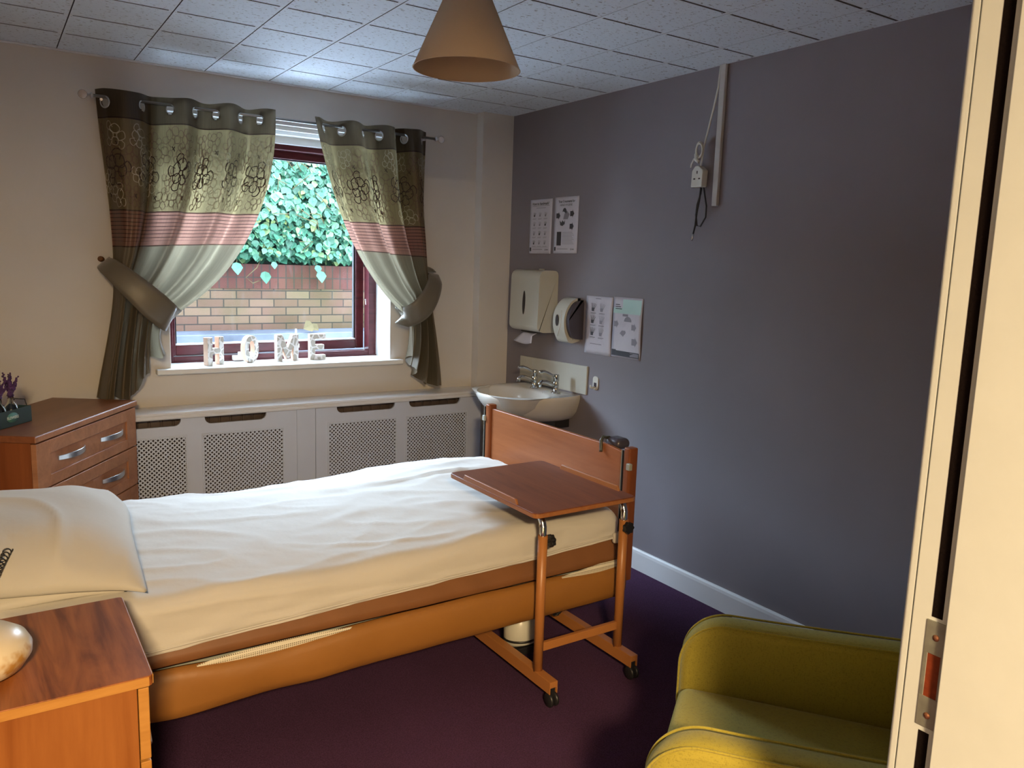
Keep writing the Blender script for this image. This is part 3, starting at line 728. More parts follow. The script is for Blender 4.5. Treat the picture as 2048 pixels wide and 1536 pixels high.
# ------------------------------------------------------------------ letters on the sill
def letter(ch, x, y, rz, label, wide, h=.140, t=.034):
    W_, q = wide, wide*.27
    if ch == 'H': polys = [[(0, 0), (q*1.1, 0), (q*1.1, h*.40), (W_-q*1.1, h*.40), (W_-q*1.1, 0), (W_, 0), (W_, h), (W_-q*1.1, h), (W_-q*1.1, h*.60), (q*1.1, h*.60), (q*1.1, h), (0, h)]]
    elif ch == 'E': polys = [[(0, 0), (W_, 0), (W_, h*.19), (q*1.25, h*.19), (q*1.25, h*.41), (W_*.90, h*.41), (W_*.90, h*.59), (q*1.25, h*.59), (q*1.25, h*.81), (W_, h*.81), (W_, h), (0, h)]]
    elif ch == 'M': polys = [[(0, 0), (q*.92, 0), (q*.92, h*.55), (W_*.5-q*.18, 0+h*.06), (W_*.5+q*.18, h*.06), (W_-q*.92, h*.55), (W_-q*.92, 0), (W_, 0), (W_, h), (W_-q*.95, h), (W_*.5, h*.50), (q*.95, h), (0, h)]]
    M_ = Matrix.Translation((x, y, .9185)) @ Matrix.Rotation(rz, 4, 'Z'); bm = B()
    if ch == 'O':
        n = 40; rings = []
        for k in range(n):
            a = 2*PI*k/n; ca, sa = math.cos(a), math.sin(a)
            o_ = (W_/2*math.copysign(abs(ca)**.9, ca), h/2+h/2*math.copysign(abs(sa)**.9, sa)); i_ = (o_[0]*.40, h/2+(o_[1]-h/2)*.60)
            rings.append([bm.verts.new(M_ @ Vector(p)) for p in ((o_[0], 0, o_[1]), (i_[0], 0, i_[1]), (i_[0], t, i_[1]), (o_[0], t, o_[1]))])
        for k in range(n):
            a, c = rings[k], rings[(k+1) % n]
            for m_, mi in ((0, 0), (1, 1), (2, 0), (3, 1)): bm.faces.new((a[m_], a[(m_+1) % 4], c[(m_+1) % 4], c[m_])).material_index = mi
    else:
        for pl_ in polys:
            A = [bm.verts.new(M_ @ Vector((a-W_/2, 0, c))) for a, c in pl_]; C = [bm.verts.new(M_ @ Vector((a-W_/2, t, c))) for a, c in pl_]
            bm.faces.new(A[::-1]); bm.faces.new(C)
            for k in range(len(A)): bm.faces.new((A[k], A[(k+1) % len(A)], C[(k+1) % len(A)], C[k])).material_index = 1
    return obj('letter_%s' % ch.lower(), bm, ['letter', 'letter_side'], label=label, cat='letter', group='decorative letters on the window sill', bevel=.0015, seg=1)
letter('H', -1.662, .045, math.radians(28), 'free-standing wooden letter H, leftmost on the window sill', .100)
letter('O', -1.474, .085, math.radians(28), 'free-standing wooden letter O between the H and the M', .094)
letter('M', -1.286, .085, math.radians(8), 'free-standing wooden letter M between the O and the E', .122)
letter('E', -1.122, .085, math.radians(0), 'free-standing wooden letter E, rightmost on the window sill', .088)

# ------------------------------------------------------------------ radiator cover
rc = empty('radiator_cover', (-1.15, -.08, 0), label='long white radiator cover with lattice grilles under the window', cat='radiator cover')
RX0, RX1, RF, RT = -2.13, -.235, -.155, .735
bm = B()
prof = [(-.0015, RT-.012), (-.0015, RT), (-.155, RT), (-.165, RT-.004), (-.168, RT-.012), (-.163, RT-.017), (-.170, RT-.022), (-.172, RT-.028), (-.168, RT-.034), (-.160, RT-.037), (-.15, RT-.037), (-.15, RT-.012)]
prism(bm, prof, lambda a, c, d: Vector((d, a, c)), RX0, RX1+.012)
obj('top_board', bm, 'cover_top', rc, bevel=.001)
def cover_panel(x0, x1, grilles, slots):
    """front board with slot cut-outs and square lattice openings, as real holes"""
    bm = B(); y0, y1 = RF, RF+.012; zt = RT-.037
    cuts = sorted(set([x0, x1] + [q for g in grilles for q in g] + [q for s in slots for q in s]))
    gz0, gz1, sz = .10, .612, .664
    for a, c in zip(cuts, cuts[1:]):
        m = (a+c)/2; ing = any(g[0] < m < g[1] for g in grilles); ins = any(s[0] < m < s[1] for s in slots)
        top = sz if ins else zt
        if ing: box(bm, a, c, y0, y1, .0, gz0); box(bm, a, c, y0, y1, gz1, top)
        else: box(bm, a, c, y0, y1, 0, top)
    for s in slots:      # rounded lower corners of the slot
        for sx_, d in ((s[0], 1), (s[1], -1)):
            pr = [(sx_, sz), (sx_+d*.030, sz)] + [(sx_+d*.030-d*.030*math.sin(t*PI/2), sz+.030-.030*math.cos(t*PI/2)) for t in (.25, .5, .75, 1)]
            prism(bm, pr, lambda a, c, dd: Vector((a, dd, c)), y0, y1)
    p = obj('front_panel', bm, 'cover', rc)
    for g in grilles:
        bm = B(); pitch, wd = .0205, .0062
        nx2 = 0
        W_, H_ = g[1]-g[0], gz1-gz0
        for sgn in (1, -1):
            k = -int(H_/pitch)-1
            while k*pitch < W_:
                # diagonal strips clipped to the opening
                if sgn > 0: a0 = k*pitch; s0, s1 = max(0, -a0), min(H_, W_-a0)
                else: a0 = k*pitch; s0, s1 = max(0, -a0), min(H_, W_-a0)
                if s1-s0 > .004:
                    pts = []
                    for s_ in (s0, s1):
                        xx = g[0]+a0+s_; zz = gz0+s_ if sgn > 0 else gz1-s_
                        pts.append((xx, zz))
                    (xa, za), (xb, zb) = pts; dx, dz = (.5*wd, -.5*wd) if sgn > 0 else (.5*wd, .5*wd)
                    yy = (RF+.003, RF+.0055) if sgn > 0 else (RF+.0032, RF+.0057)
                    V_ = [bm.verts.new((q[0], yy_, q[1])) for yy_ in yy for q in ((xa-dx*.7, za-dz*.7), (xa+dx*.7, za+dz*.7), (xb+dx*.7, zb+dz*.7), (xb-dx*.7, zb-dz*.7))]
                    for f in ((0, 1, 2, 3), (7, 6, 5, 4), (0, 4, 5, 1), (2, 6, 7, 3), (1, 5, 6, 2), (3, 7, 4, 0)): bm.faces.new([V_[i] for i in f])
                k += 1
        obj('lattice_grille', bm, 'cover', p)
        bm = B(); bw = .006
        for q in ((g[0]-bw, g[0]+.002, gz0-bw, gz1+bw), (g[1]-.002, g[1]+bw, gz0-bw, gz1+bw), (g[0], g[1], gz0-bw, gz0+.002), (g[0], g[1], gz1-.002, gz1+bw)): box(bm, q[0], q[1], RF-.0022, RF+.001, q[2], q[3])
        obj('grille_bead', bm, 'cover', p, bevel=.001)
cover_panel(RX0, -1.322, [(-2.10, -1.855), (-1.778, -1.392)], [(-2.10, -1.875), (-1.768, -1.475)])
cover_panel(-1.2215, RX1, [(-1.153, -.768), (-.702, -.322)], [(-1.108, -.775), (-.690, -.365)])
bm = B(); box(bm, -1.3205, -1.223, RF+.0015, RF+.012, 0, RT-.037); obj('centre_stile', bm, 'cover', rc, bevel=.001)
bm = B(); box(bm, RX1-.0005, RX1+.011, RF, -.001, 0, RT-.037); obj('end_panel', bm, 'cover', rc, bevel=.001)
# radiator behind the lattice, coloured dark and raised to give the slots' shade
bm = B()
for k in range(34):
    x = -2.05+k*.053; box(bm, x, x+.044, -.085, -.055, .13, .685)
box(bm, -2.06, -.31, -.078, -.062, .12, .69)
MT['radiator'] = mat('radiator_shade_brown', (.10, .075, .07), .6, var=.35, vs=4)
obj('radiator', bm, 'radiator', label='dull brown radiator, darkened as shade, standing behind the lattice cover', cat='radiator', bevel=.004)

# ------------------------------------------------------------------ chest of drawers (diagonal in the corner)
u = Vector((.55, .835, 0)).normalized()
ch = empty('chest_of_drawers', (-2.075, -.215, 0), math.atan2(u.y, u.x), label='tall wooden chest of drawers standing diagonally left of the window', cat='chest of drawers')
# local frame: +x runs along the front towards the window, front face at y = 0, depth to +y ; right front corner at the origin
CW, CD, CH = .757, .375, .81
bm = B(); box(bm, -CW+.006, -.006, .022, CD-.004, .0, CH-.026); obj('carcass', bm, 'chest_side', ch, bevel=.001)
bm = B(); box(bm, -CW-.004, .004, -.004, CD, CH-.026, CH); obj('top', bm, ['chest_top'], ch, bevel=.004)
bm = B(); box(bm, -CW-.0045, .0045, -.0048, .0, CH-.024, CH-.003); obj('top_edge', bm, 'chest_front', ch, bevel=.002)
zs = [.782, .604, .427, .250, .075]
for k in range(4):
    z1_, z0_ = zs[k]-.003, zs[k+1]+.003
    bm = B(); fr_ = .082; x0, x1 = -CW+.004, -.004; rt_ = .050
    box(bm, x0, x0+fr_, 0, .020, z0_, z1_); box(bm, x1-fr_, x1, 0, .020, z0_, z1_)
    box(bm, x0+fr_, x1-fr_, 0, .020, z0_, z0_+rt_-.008); box(bm, x0+fr_, x1-fr_, 0, .020, z1_-rt_, z1_)
    box(bm, x0+fr_, x1-fr_, .007, .020, z0_+rt_-.008, z1_-rt_)
    d = obj('drawer', bm, 'chest_front', ch, bevel=.0015)
    zc = (z0_+z1_)/2+.006
    for c in (-.225, -.530):
        bm = B(); rows = []; n = 16
        for i in range(n+1):
            t = i/n; x = c + .092*(2*t-1); y = -.004-.026*math.sin(PI*t)**.8; hh = .011*(.75+.25*math.sin(PI*t))
            rows.append([bm.verts.new((x, y, zc-hh)), bm.verts.new((x, y, zc+hh)), bm.verts.new((x, y+.005, zc+hh)), bm.verts.new((x, y+.005, zc-hh))])
        for a, q in zip(rows, rows[1:]):
            for j in range(4): bm.faces.new((a[j], a[(j+1) % 4], q[(j+1) % 4], q[j])).smooth = False
        bm.faces.new(rows[0]); bm.faces.new(rows[-1][::-1])
        obj('handle', bm, 'satin', d, bevel=.001)
bm = B(); box(bm, -CW+.01, -.01, .03, CD-.02, 0, .075); obj('plinth', bm, 'chest_side', ch)

# planter of lavender bottles on the chest
PLX, PLY, PLZ = -2.600, -.615, CH
pa = math.atan2(u.y, u.x)-math.radians(4)
def PM(loc, a): return Matrix.Translation(loc) @ Matrix.Rotation(a, 4, 'Z')
pm = PM((PLX, PLY, PLZ), pa)
pl = empty('planter_box', (PLX, PLY, PLZ), pa, label='small dark green tin box holding lavender bottles on the chest of drawers', cat='planter')
bm = B(); L_, W2, H2, th = .125, .048, .062, .003
box(bm, -L_, L_, -W2, W2, .001, .004); box(bm, -L_, L_, -W2, -W2+th, .001, H2); box(bm, -L_, L_, W2-th, W2, .001, H2)
box(bm, -L_, -L_+th, -W2, W2, .001, H2); box(bm, L_-th, L_, -W2, W2, .001, H2)
obj('box_body', bm, 'tin', pl, bevel=.001)
bm = B(); lathe(bm, [(0, 0), (.030, 0), (.030, .0006), (0, .0007)], (.02, -W2, .034), 28, axis='y', M=Matrix.Diagonal((1, -1, .62, 1)))
lb = obj('oval_label', bm, 'tin_label', pl)
bm = B(); text_into(bm, 'FLOWERS', .0145, lambda a, c, d: Vector((.02+a, -W2-.0012, .029+c)), bold=.0004, align='CENTER'); obj('label_lettering', bm, 'tin_text', lb)
bm = B(); tube(bm, [(L_, -.03, H2), (L_+.004, -.02, H2+.022), (L_+.004, .02, H2+.022), (L_, .03, H2)], .002, 8); obj('carry_handle', bm, 'black', pl)
rl = random.Random(11)
for k, (bx, nm) in enumerate(((.080, 'nearest the curtain'), (.015, 'in the middle of the tin'), (-.055, 'farthest from the curtain'))):
    c = pm @ Vector((bx, 0, .004)); bm = B()
    lathe(bm, [(.0, .0), (.024, .0), (.027, .006), (.027, .045), (.022, .062), (.011, .078), (.010, .098), (.013, .101), (.013, .104), (.009, .104), (.008, .078), (.019, .060), (.024, .044), (.024, .008), (0, .004)], c, 24)
    obj('glass_bottle', bm, 'bottle', smooth=True, label='small clear glass bottle in the green tin, %s' % nm, cat='bottle', group='glass bottles in the tin')
    bm = B()
    for s in range(9):
        a, r_ = rl.uniform(0, 2*PI), rl.uniform(.002, .016); ht = rl.uniform(.145, .19)
        b0 = c+Vector((0, 0, .02)); tp = c+Vector((r_*2.2*math.cos(a), r_*2.2*math.sin(a), ht)); md = c+Vector((0, 0, .10))
        tube(bm, [b0, md, tp], .0012, 5, mi=1)
        d_ = (tp-md).normalized()
        for q in range(9):
            p = tp - d_*(.052*(1-q/8)); rr = .0080*(1.15-.7*q/8)
            bmesh.ops.create_icosphere(bm, subdivisions=1, radius=rr, matrix=Matrix.Translation(p+Vector((rl.uniform(-.003, .003), rl.uniform(-.003, .003), 0))))
    obj('lavender_bunch', bm, ['lavender', 'stem'], label='bunch of dark purple dried lavender in the bottle %s' % nm, cat='dried flowers', group='lavender bunches in the bottles')

# ------------------------------------------------------------------ bed
BX0, BX1, BY0, BY1 = -2.70, -.655, -1.885, -.925     # mattress plan
bed = empty('profiling_bed', (-1.66, -1.40, 0), label='low adjustable care bed with beech footboard and tan padded side', cat='bed')
FX = -.625
# footboard
bm = B()
n = 40; poly = []
for i in range(n+1):
    t = i/n; y = lerp(-.925, -1.875, t); d = (t-.5)*2
    z = .786 + .004*t - .014*max(0, (t-.86)/.14)**1.5
    poly.append((y, z))
poly = poly + [(-1.875, .33), (-.925, .33)]
prism(bm, poly, lambda a, c, d: Vector((d, a, c)), FX-.009, FX+.009)
obj('footboard_panel', bm, 'bed_wood', bed, bevel=.004)
for yy, yo in ((-.905, 1), (-1.895, -1)):
    bm = B(); prism(bm, rpoly([(FX-.022, yy-.018), (FX+.022, yy-.018), (FX+.022, yy+.018), (FX-.022, yy+.018)], .010), lambda a, c, d: Vector((a, c, d)), .285, .803)
    ps = obj('footboard_post', bm, 'bed_post', bed, bevel=.005)
    bm = B(); box(bm, FX-.0235, FX-.018, yy+.0185, yy+.0235, .34, .790)
    obj('rail_channel', bm, 'gasket', ps)
    bm = B(); box(bm, FX-.0245, FX-.018, yy+.0240, yy+.0265, .34, .790); obj('channel_lip', bm, 'grey_metal', ps, bevel=.001)
    bm = B(); box(bm, FX-.032, FX-.016, yy+yo*.020-.010, yy+yo*.020+.010, .722, .748); obj('release_catch', bm, 'grey_metal', ps, bevel=.003)
# frame under the mattress, padded side covers, base
bm = B(); box(bm, BX0, FX-.03, BY0+.03, BY1-.03, .33, .355)
for y in (BY0+.16, BY1-.20): box(bm, BX0, FX-.025, y, y+.04, .27, .33)
obj('bed_deck', bm, 'grey_metal', bed, bevel=.004)
def bumper(y, s, zoff=0):
    """padded cover over the lowered side rail, sagging slightly, with creases"""
    bm = B(); rows = []; n = 90; prof = [(-.004, .370), (.012, .375), (.028, .366), (.036, .345), (.040, .31), (.038, .275), (.028, .248), (.010, .236), (-.006, .240), (-.012, .27), (-.012, .34)]
    for i in range(n+1):
        t = i/n; x = lerp(-2.72, -.662, t); row = []
        for a, z in prof:
            sag = -.014*(1-t)*(1 if z < .30 else .3); f = (.385-z)/.15
            cre = .011*math.sin((x*18 + z*40) + 2.5*nz(x, 0, z, 3))*max(0, 1-(x+2.42)*1.3)*max(0, f)*(1 if x > -2.45 else .6)
            cre += .004*nz(x, z, 3, 6)
            dip = 0
            if z > .34: dip = -.016*math.exp(-((x+1.98)/.18)**2) - .014*math.exp(-((x+.80)/.12)**2) + .004*nz(x, 1, 2, 5)
            row.append(bm.verts.new((x, y + s*(a + cre), z + sag + dip)))
        rows.append(row)
    for a, c in zip(rows, rows[1:]):
        for j in range(len(prof)): bm.faces.new((a[j], a[(j+1) % len(prof)], c[(j+1) % len(prof)], c[j])).smooth = True
    bm.faces.new(rows[0]); bm.faces.new(rows[-1][::-1])
    return bm
BO = BY0-.022
sc_ = obj('side_bumper', bumper(BO, -1), 'bumper', bed)
obj('side_bumper', bumper(BY1+.022, 1), 'bumper', bed)
# white mesh vents peeping out over the bumper
for xa, xb, h in ((-2.20, -1.72, .018), (-.95, -.672, .018)):
    bm = B(); rows = []
    for i in range(31):
        t = i/30; x = lerp(xa, xb, t); hh = h*math.sin(PI*min(1, t*1.0))**.7 if xa < -2 else h*min(1, t*1.6)
        zc = .362 + .010*(x+2.2)/1.5
        rows.append([bm.verts.new((x, BO-.020, zc-hh*1.0-.006)), bm.verts.new((x, BO-.0215, zc)), bm.verts.new((x, BO-.016, zc+hh*.8))])
    for a, c in zip(rows, rows[1:]):
        for j in range(2): bm.faces.new((a[j], a[j+1], c[j+1], c[j]))
    o = obj('mesh_vent', bm, 'mesh_net', sc_); o.modifiers.new('s', 'SOLIDIFY').thickness = .003
# brown flap (mattress cover edge) above
bm = B(); rows = []
for i in range(81):
    t = i/80; x = lerp(-2.72, -.664, t); tuck = .003*nz(x, 7, 0, 7)
    rows.append([bm.verts.new((x, BO-q+tuck, z)) for q, z in ((-.022, .475), (-.018, .455), (-.014, .43), (.002, .40+.003*nz(x, 3, 3, 4)), (.006, .378), (-.006, .368))])
for a, c in zip(rows, rows[1:]):
    for j in range(5): bm.faces.new((a[j], a[j+1], c[j+1], c[j])).smooth = True
o = obj('rail_cover_flap', bm, 'vinyl_dark', bed); o.modifiers.new('s', 'SOLIDIFY').thickness = .005
# wheelbase and actuator
bm = B()
for y in (-1.36, -1.08): box(bm, -2.5, -.80, y, y+.04, .075, .115)
for x in (-2.42, -.86): box(bm, x, x+.05, -1.36, -1.06, .078, .112)
obj('base_frame', bm, 'grey_metal', bed, bevel=.004)
bm = B(); tube(bm, [(-1.005, -1.765, .060), (-1.005, -1.76, .075), (-1.005, -1.75, .16), (-1.005, -1.745, .175)], [.050, .064, .060, .045], 20); tube(bm, [(-1.005, -1.745, .17), (-1.01, -1.70, .30)], .034, 16)
obj('lift_motor', bm, 'cream_pl', bed, smooth=True)
bm = B(); tube(bm, [(-1.005, -1.76, .082), (-1.005, -1.759, .092)], .0655, 20); box(bm, -1.06, -.95, -1.80, -1.70, .03, .061); obj('motor_band', bm, 'black', bed, bevel=.004)
for x, y in ((-.84, -1.36), (-.84, -1.06), (-2.4, -1.36), (-2.4, -1.06)):
    bm = B(); lathe(bm, [(.0, -.012), (.030, -.012), (.034, -.006), (.034, .006), (.030, .012), (0, .012)], (x, y, .0345), 20, axis='y'); box(bm, x-.012, x+.012, y-.018, y+.018, .055, .085)
    obj('castor', bm, 'black', bed)
for x in (-1.05, -1.95):
    bm = B(); tube(bm, [(x, -1.40, .10), (x+.16, -1.40, .30)], .022, 12); obj('lift_arm', bm, 'grey_metal', bed)
bm = B(); pts = []
for k in range(160):
    t = k/159; a = t*2*PI*26; c = Vector((-.80, -1.70, .10))*(1-t) + Vector((-.665, -1.74, .24))*t
    pts.append(c + Vector((.011*math.cos(a), .011*math.sin(a), 0)))
tube(bm, pts, .0026, 6); obj('coiled_cable', bm, 'black', bed)

# mattress, sheet, pillows
bm = B(); rbox(bm, ((BX0+BX1)/2, (BY0+BY1)/2, .442), ((BX1-BX0)/2-.012, (BY1-BY0)/2-.012, .082), .03, (20, 12, 6))
obj('mattress', bm, 'vinyl_dark', label='brown wipe-clean mattress under the white sheet on the bed', cat='mattress', smooth=True)
bm = B()
hxs, hys, hzs = (BX1-BX0)/2-.0, (BY1-BY0)/2+.020, .072; cx_, cy_, cz_ = (BX0+BX1)/2, (BY0+BY1)/2, .480
def sheet_disp(p):
    X, Y = p.x+cx_, p.y+cy_
    q = p.copy(); topf = max(0, min(1, (p.z+.02)/.05))
    crown = .016*(1-(abs(p.y)/hys)**3) ; q.z += crown*topf
    q.z += topf*(.026*math.exp(-((X+1.02)/.30)**2)*(.6+.4*(Y > -1.2)) + .010*math.exp(-((X+2.35)/.35)**2) - .006*math.exp(-((X+1.85)/.35)**2))
    # long soft wrinkles, and tighter tucks near the sides
    r = nz(X*1.0+Y*.7, Y*2.6-X*.5, 0, 2.6); rr = (1-abs(r)*2.4); r2_ = nz(X*1.3-Y*.4, Y*1.9, 5, 6.5); r3 = 1-2.6*abs(nz(X*.8+Y*1.6, Y*.9-X*.3, 9, 3.2))
    q.z += topf*(.0036*max(0, rr)**2 + .0036*r2_ + .0065*max(0, r3)**3) + topf*.0016*nz(X*2.1+Y, Y*2.4, 3, 11)
    if p.z < -.021 and abs(p.y) > hys-.052: q.y = math.copysign(hys, p.y)
    if p.z < .045:
        sf = 1-max(0, (p.z+.072)/.117)
        if p.y < 0:
            fold = .006*nz(X*1.2, p.z*9, 1, 4) + .004*max(0, 1-2.5*abs(nz(X*.9, p.z*14-X*1.2, 2, 3)))**2
            q.y -= fold + .006*sf
            if p.z < 0:
                hem = interp([-2.72, -2.30, -1.9, -1.45, -1.0, -.66], [.406, .413, .428, .441, .452, .470], X)
                q.z = lerp(hem - cz_ + .003*nz(X, 0, 8, 9), 0, (p.z+.072)/.072)
        if p.x > hxs-.03: q.x += .004*nz(Y, p.z*6, 4, 6)
    return q
rbox(bm, (cx_, cy_, cz_), (hxs, hys, hzs), .050, (190, 100, 14), sheet_disp)
obj('bed_sheet', bm, 'sheet', label='white cotton sheet tucked over the mattress of the bed', cat='bed sheet', smooth=True)
bm = B()
tube(bm, [(-2.7+.0+k*.0515, BY0-.0295-.002*nz(k*.05, 0, 0, 5), interp([-2.72, -2.30, -1.9, -1.45, -1.0, -.66], [.412, .419, .434, .447, .458, .476], -2.7+k*.0515)+.006) for k in range(40)], .003, 6)
so = bpy.data.objects.get('bed_sheet'); obj('sheet_hem', bm, 'sheet', so, smooth=True)
bm = B(); rbox(bm, (-.690, BO-.010, .470), (.020, .010, .020), .008, (6, 4, 6)); obj('tucked_corner', bm, 'sheet', so, smooth=True)

def pillow(name, c, hx_, hy_, hz_, rot, seed, label, sag=.0, rnd=0):
    bm = B(); nx2, ny2 = 60, 80; M_ = Matrix.Translation(c) @ Matrix.Rotation(rot[2], 4, 'Z') @ Matrix.Rotation(rot[1], 4, 'Y') @ Matrix.Rotation(rot[0], 4, 'X')
    def pt(i, j, s):
        a, q = i/nx2*2-1, j/ny2*2-1
        # edges pull in between the pointed corners
        X = hx_*a*(1-.07*(1-q*q)**1.0*abs(a)); Y = hy_*q*(1-.06*(1-a*a)*abs(q))
        if q > 0: X *= 1-rnd*q**4; Y *= 1-rnd*.7*a**4
        prof = max(0, (1-abs(a)**2.6))**.55 * max(0, (1-abs(q)**3.2))**.60
        wr = .013*nz(X+seed, Y, s*3, 5) + .013*max(0, 1-2.4*abs(nz(X*1.2+seed, Y*.8, 4+s, 4.5)))**2
        edge = min(1, (1-abs(a))*6)*min(1, (1-abs(q))*6)
        Z = s*(hz_*prof*(1 if s > 0 else .75)) + s*wr*edge*(.9 if s > 0 else .3) - sag*abs(q)**3*(1 if q < 0 else .8) - sag*.4*max(0, a)**4
        return M_ @ Vector((X, Y, Z))
    top = [[bm.verts.new(pt(i, j, 1)) for j in range(ny2+1)] for i in range(nx2+1)]
    bot = [[(top[i][j] if i in (0, nx2) or j in (0, ny2) else bm.verts.new(pt(i, j, -1))) for j in range(ny2+1)] for i in range(nx2+1)]
    for i in range(nx2):
        for j in range(ny2):
            bm.faces.new((top[i][j], top[i+1][j], top[i+1][j+1], top[i][j+1])); f = (bot[i][j], bot[i][j+1], bot[i+1][j+1], bot[i+1][j])
            try: bm.faces.new(f)
            except ValueError: pass
    return obj(name, bm, 'pillow', smooth=True, label=label, cat='pillow', group='pillows stacked at the head of the bed')
pillow('pillow', (-2.625, -1.47, .600), .270, .370, .050, (0, 0, math.radians(3)), 3.1, 'white pillow lying flat on the sheet, lower of the two', sag=.022)
pillow('pillow', (-2.540, -1.465, .664), .288, .385, .078, (math.radians(1), math.radians(4), math.radians(-5)), 8.7, 'white pillow with a pointed corner, upper of the two', sag=.046, rnd=.13)
bm = B(); pts = []
for k in range(220):
    t = k/219; a = t*2*PI*15; c = Vector((-2.66, -1.90, .635)).lerp(Vector((-2.596, -1.745, .706)), t)
    pts.append(c + Vector((.010*math.cos(a), .004*math.cos(a), .010*math.sin(a))))
tube(bm, pts, .0017, 6)
obj('coiled_handset_cord', bm, 'black', label='black coiled cord lying across the near side of the upper pillow', cat='cord')

# dark round handset hook over the footboard
hk = empty('handset_holder', (FX+.03, -1.755, .80), label='dark grey rounded plastic hook clipped over the footboard top', cat='hook')
bm = B(); rbox(bm, (FX+.046, -1.765, .790), (.036, .042, .022), .0215, (12, 12, 8)); obj('holder_body', bm, 'grey_pl', hk, smooth=True)
MT['olive_pl'] = mat('dark_olive_plastic', (.05, .055, .045), .35)
bm = B(); tube(bm, [(FX+.03, -1.735, .806), (FX-.004, -1.735, .812), (FX-.016, -1.738, .800), (FX-.017, -1.742, .765), (FX-.020, -1.745, .757)], .0065, 10); obj('hook_strap', bm, 'olive_pl', hk)

# ------------------------------------------------------------------ overbed table
ot = empty('overbed_table', (-.93, -2.0, 0), label='wheeled overbed table with dark wooden top reaching over the bed foot', cat='overbed table')
TZ = .680; TX0, TX1, TY0, TY1 = -1.183, -.752, -2.075, -1.505
bm = B(); prism(bm, rpoly([(TX0, TY0), (TX1, TY0), (TX1, TY1), (TX0, TY1)], .025, 6), lambda a, c, d: Vector((a, c, d)), TZ-.018, TZ)
top = obj('table_top', bm, 'table_wood', ot, bevel=.003)
bm = B(); prism(bm, rpoly([(TX0-.0008, TY0-.0008), (TX1+.0008, TY0-.0008), (TX1+.0008, TY1+.0008), (TX0-.0008, TY1+.0008)], .025, 6), lambda a, c, d: Vector((a, c, d)), TZ-.016, TZ-.003)
obj('edge_band', bm, 'table_edge', top)
for x, ya, yb in ((TX0+.006, -1.965, -1.605), (TX1-.012, -2.0, -1.645)):
    bm = B(); prism(bm, [(ya, TZ-.004), (yb, TZ-.004), (yb-.012, TZ+.018), (ya+.012, TZ+.018)], lambda a, c, d: Vector((d, a, c)), x-.005, x+.005)
    obj('edge_ledge', bm, 'table_edge', ot, bevel=.003)
PXs = (-1.096, -.738)
for x in PXs:
    bm = B(); tube(bm, [(x, -2.0, .088), (x, -2.0, .572)], .0165, 20); pst = obj('post', bm, 'tan_metal', ot)
    bm = B(); R0 = .055
    pts = [(x, -2.0, .50), (x, -2.0, TZ-.021-R0)] + [(x, -2.0+R0*(1-math.cos(k/8*PI/2)), TZ-.021-.0125-R0+R0*math.sin(k/8*PI/2)+.0) for k in range(1, 9)] + [(x, -1.62, TZ-.0335)]
    tube(bm, pts, .0125, 18); obj('chrome_tube', bm, 'chrome', ot)
    bm = B(); box(bm, x-.016, x+.016, -2.095, -1.32, .070, .092); box(bm, x-.016, x-.013, -2.095, -1.32, .048, .072); box(bm, x+.013, x+.016, -2.095, -1.32, .048, .072)
    fr2 = obj('foot_rail', bm, 'tan_metal', ot, bevel=.002)
    for y in (-2.075, -1.35):
        bm = B(); 
        for dx in (-.011, .011): lathe(bm, [(.0, -.006), (.021, -.006), (.024, -.002), (.024, .003), (.020, .006), (0, .006)], (x+dx, y-.01, .0245), 20, axis='x')
        box(bm, x-.008, x+.008, y-.016, y+.012, .036, .068)
        obj('castor', bm, 'black', ot)
bm = B(); box(bm, PXs[0]+.014, PXs[1]-.014, -2.008, -1.992, .158, .188); obj('crossbar', bm, 'tan_metal', ot, bevel=.002)
def star_knob(x, y, z, axis):
    bm = B(); n = 48; prof = []
    for k in range(n):
        a = 2*PI*k/n; r_ = .0205*(1+.10*math.cos(7*a)); prof.append((r_*math.cos(a), r_*math.sin(a)))
    if axis == 'x': prism(bm, prof, lambda a, c, d: Vector((x+d, y+a, z+c)), .022, .038); tube(bm, [(x+.012, y, z), (x+.024, y, z)], .005, 10)
    else: prism(bm, prof, lambda a, c, d: Vector((x+a, y-d, z+c)), .018, .034); tube(bm, [(x, y-.012, z), (x, y-.02, z)], .005, 10)
    return obj('clamp_knob', bm, 'black', ot, bevel=.002)
star_knob(PXs[0]+.004, -2.0, .548, 'x'); star_knob(PXs[1], -2.0, .548, 'y')

# ------------------------------------------------------------------ wash basin group
SYc, SH, SZ = -.552, .288, .788
def basin_r(a, k=1.0):
    """outline of the D-shaped basin: a = angle 0..pi from the right end round the front to the left end"""
    ex = 2.15; ca, sa = math.cos(a), math.sin(a)
    y = -SH*math.copysign(abs(ca)**(2/ex), ca)*k; x = -.462*abs(sa)**(2/ex)*k
    y *= 1-.15*max(0, 1-abs(x)/.22)**1.6
    return x, y
bs = empty('wash_basin', (-.2, SYc, .78), label='white ceramic wall basin mounted in the corner on the purple wall', cat='wash basin')
bm = B(); n = 56
def ringpts(sc, z, xo=0, sx=1.0, back=0.0):
    out = []
    for k in range(n+1):
        x, y = basin_r(PI*k/n); out.append(Vector((min(-.0015, x*sc*sx + xo if k not in (0, n) else back if xo == 0 else x*sc+xo), SYc+y*sc, z)))
    return out
rim = SZ
outer = [ringpts(.58, rim-.150, 0, .95), ringpts(.74, rim-.135, 0, .97), ringpts(.885, rim-.095), ringpts(.97, rim-.045), ringpts(1.0, rim-.018), ringpts(1.0, rim-.006), ringpts(.990, rim)]
prev = None
for pts in outer:
    vs = [bm.verts.new(p) for p in pts]
    if prev:
        for k in range(n): bm.faces.new((prev[k], prev[k+1], vs[k+1], vs[k])).smooth = True
    prev = vs
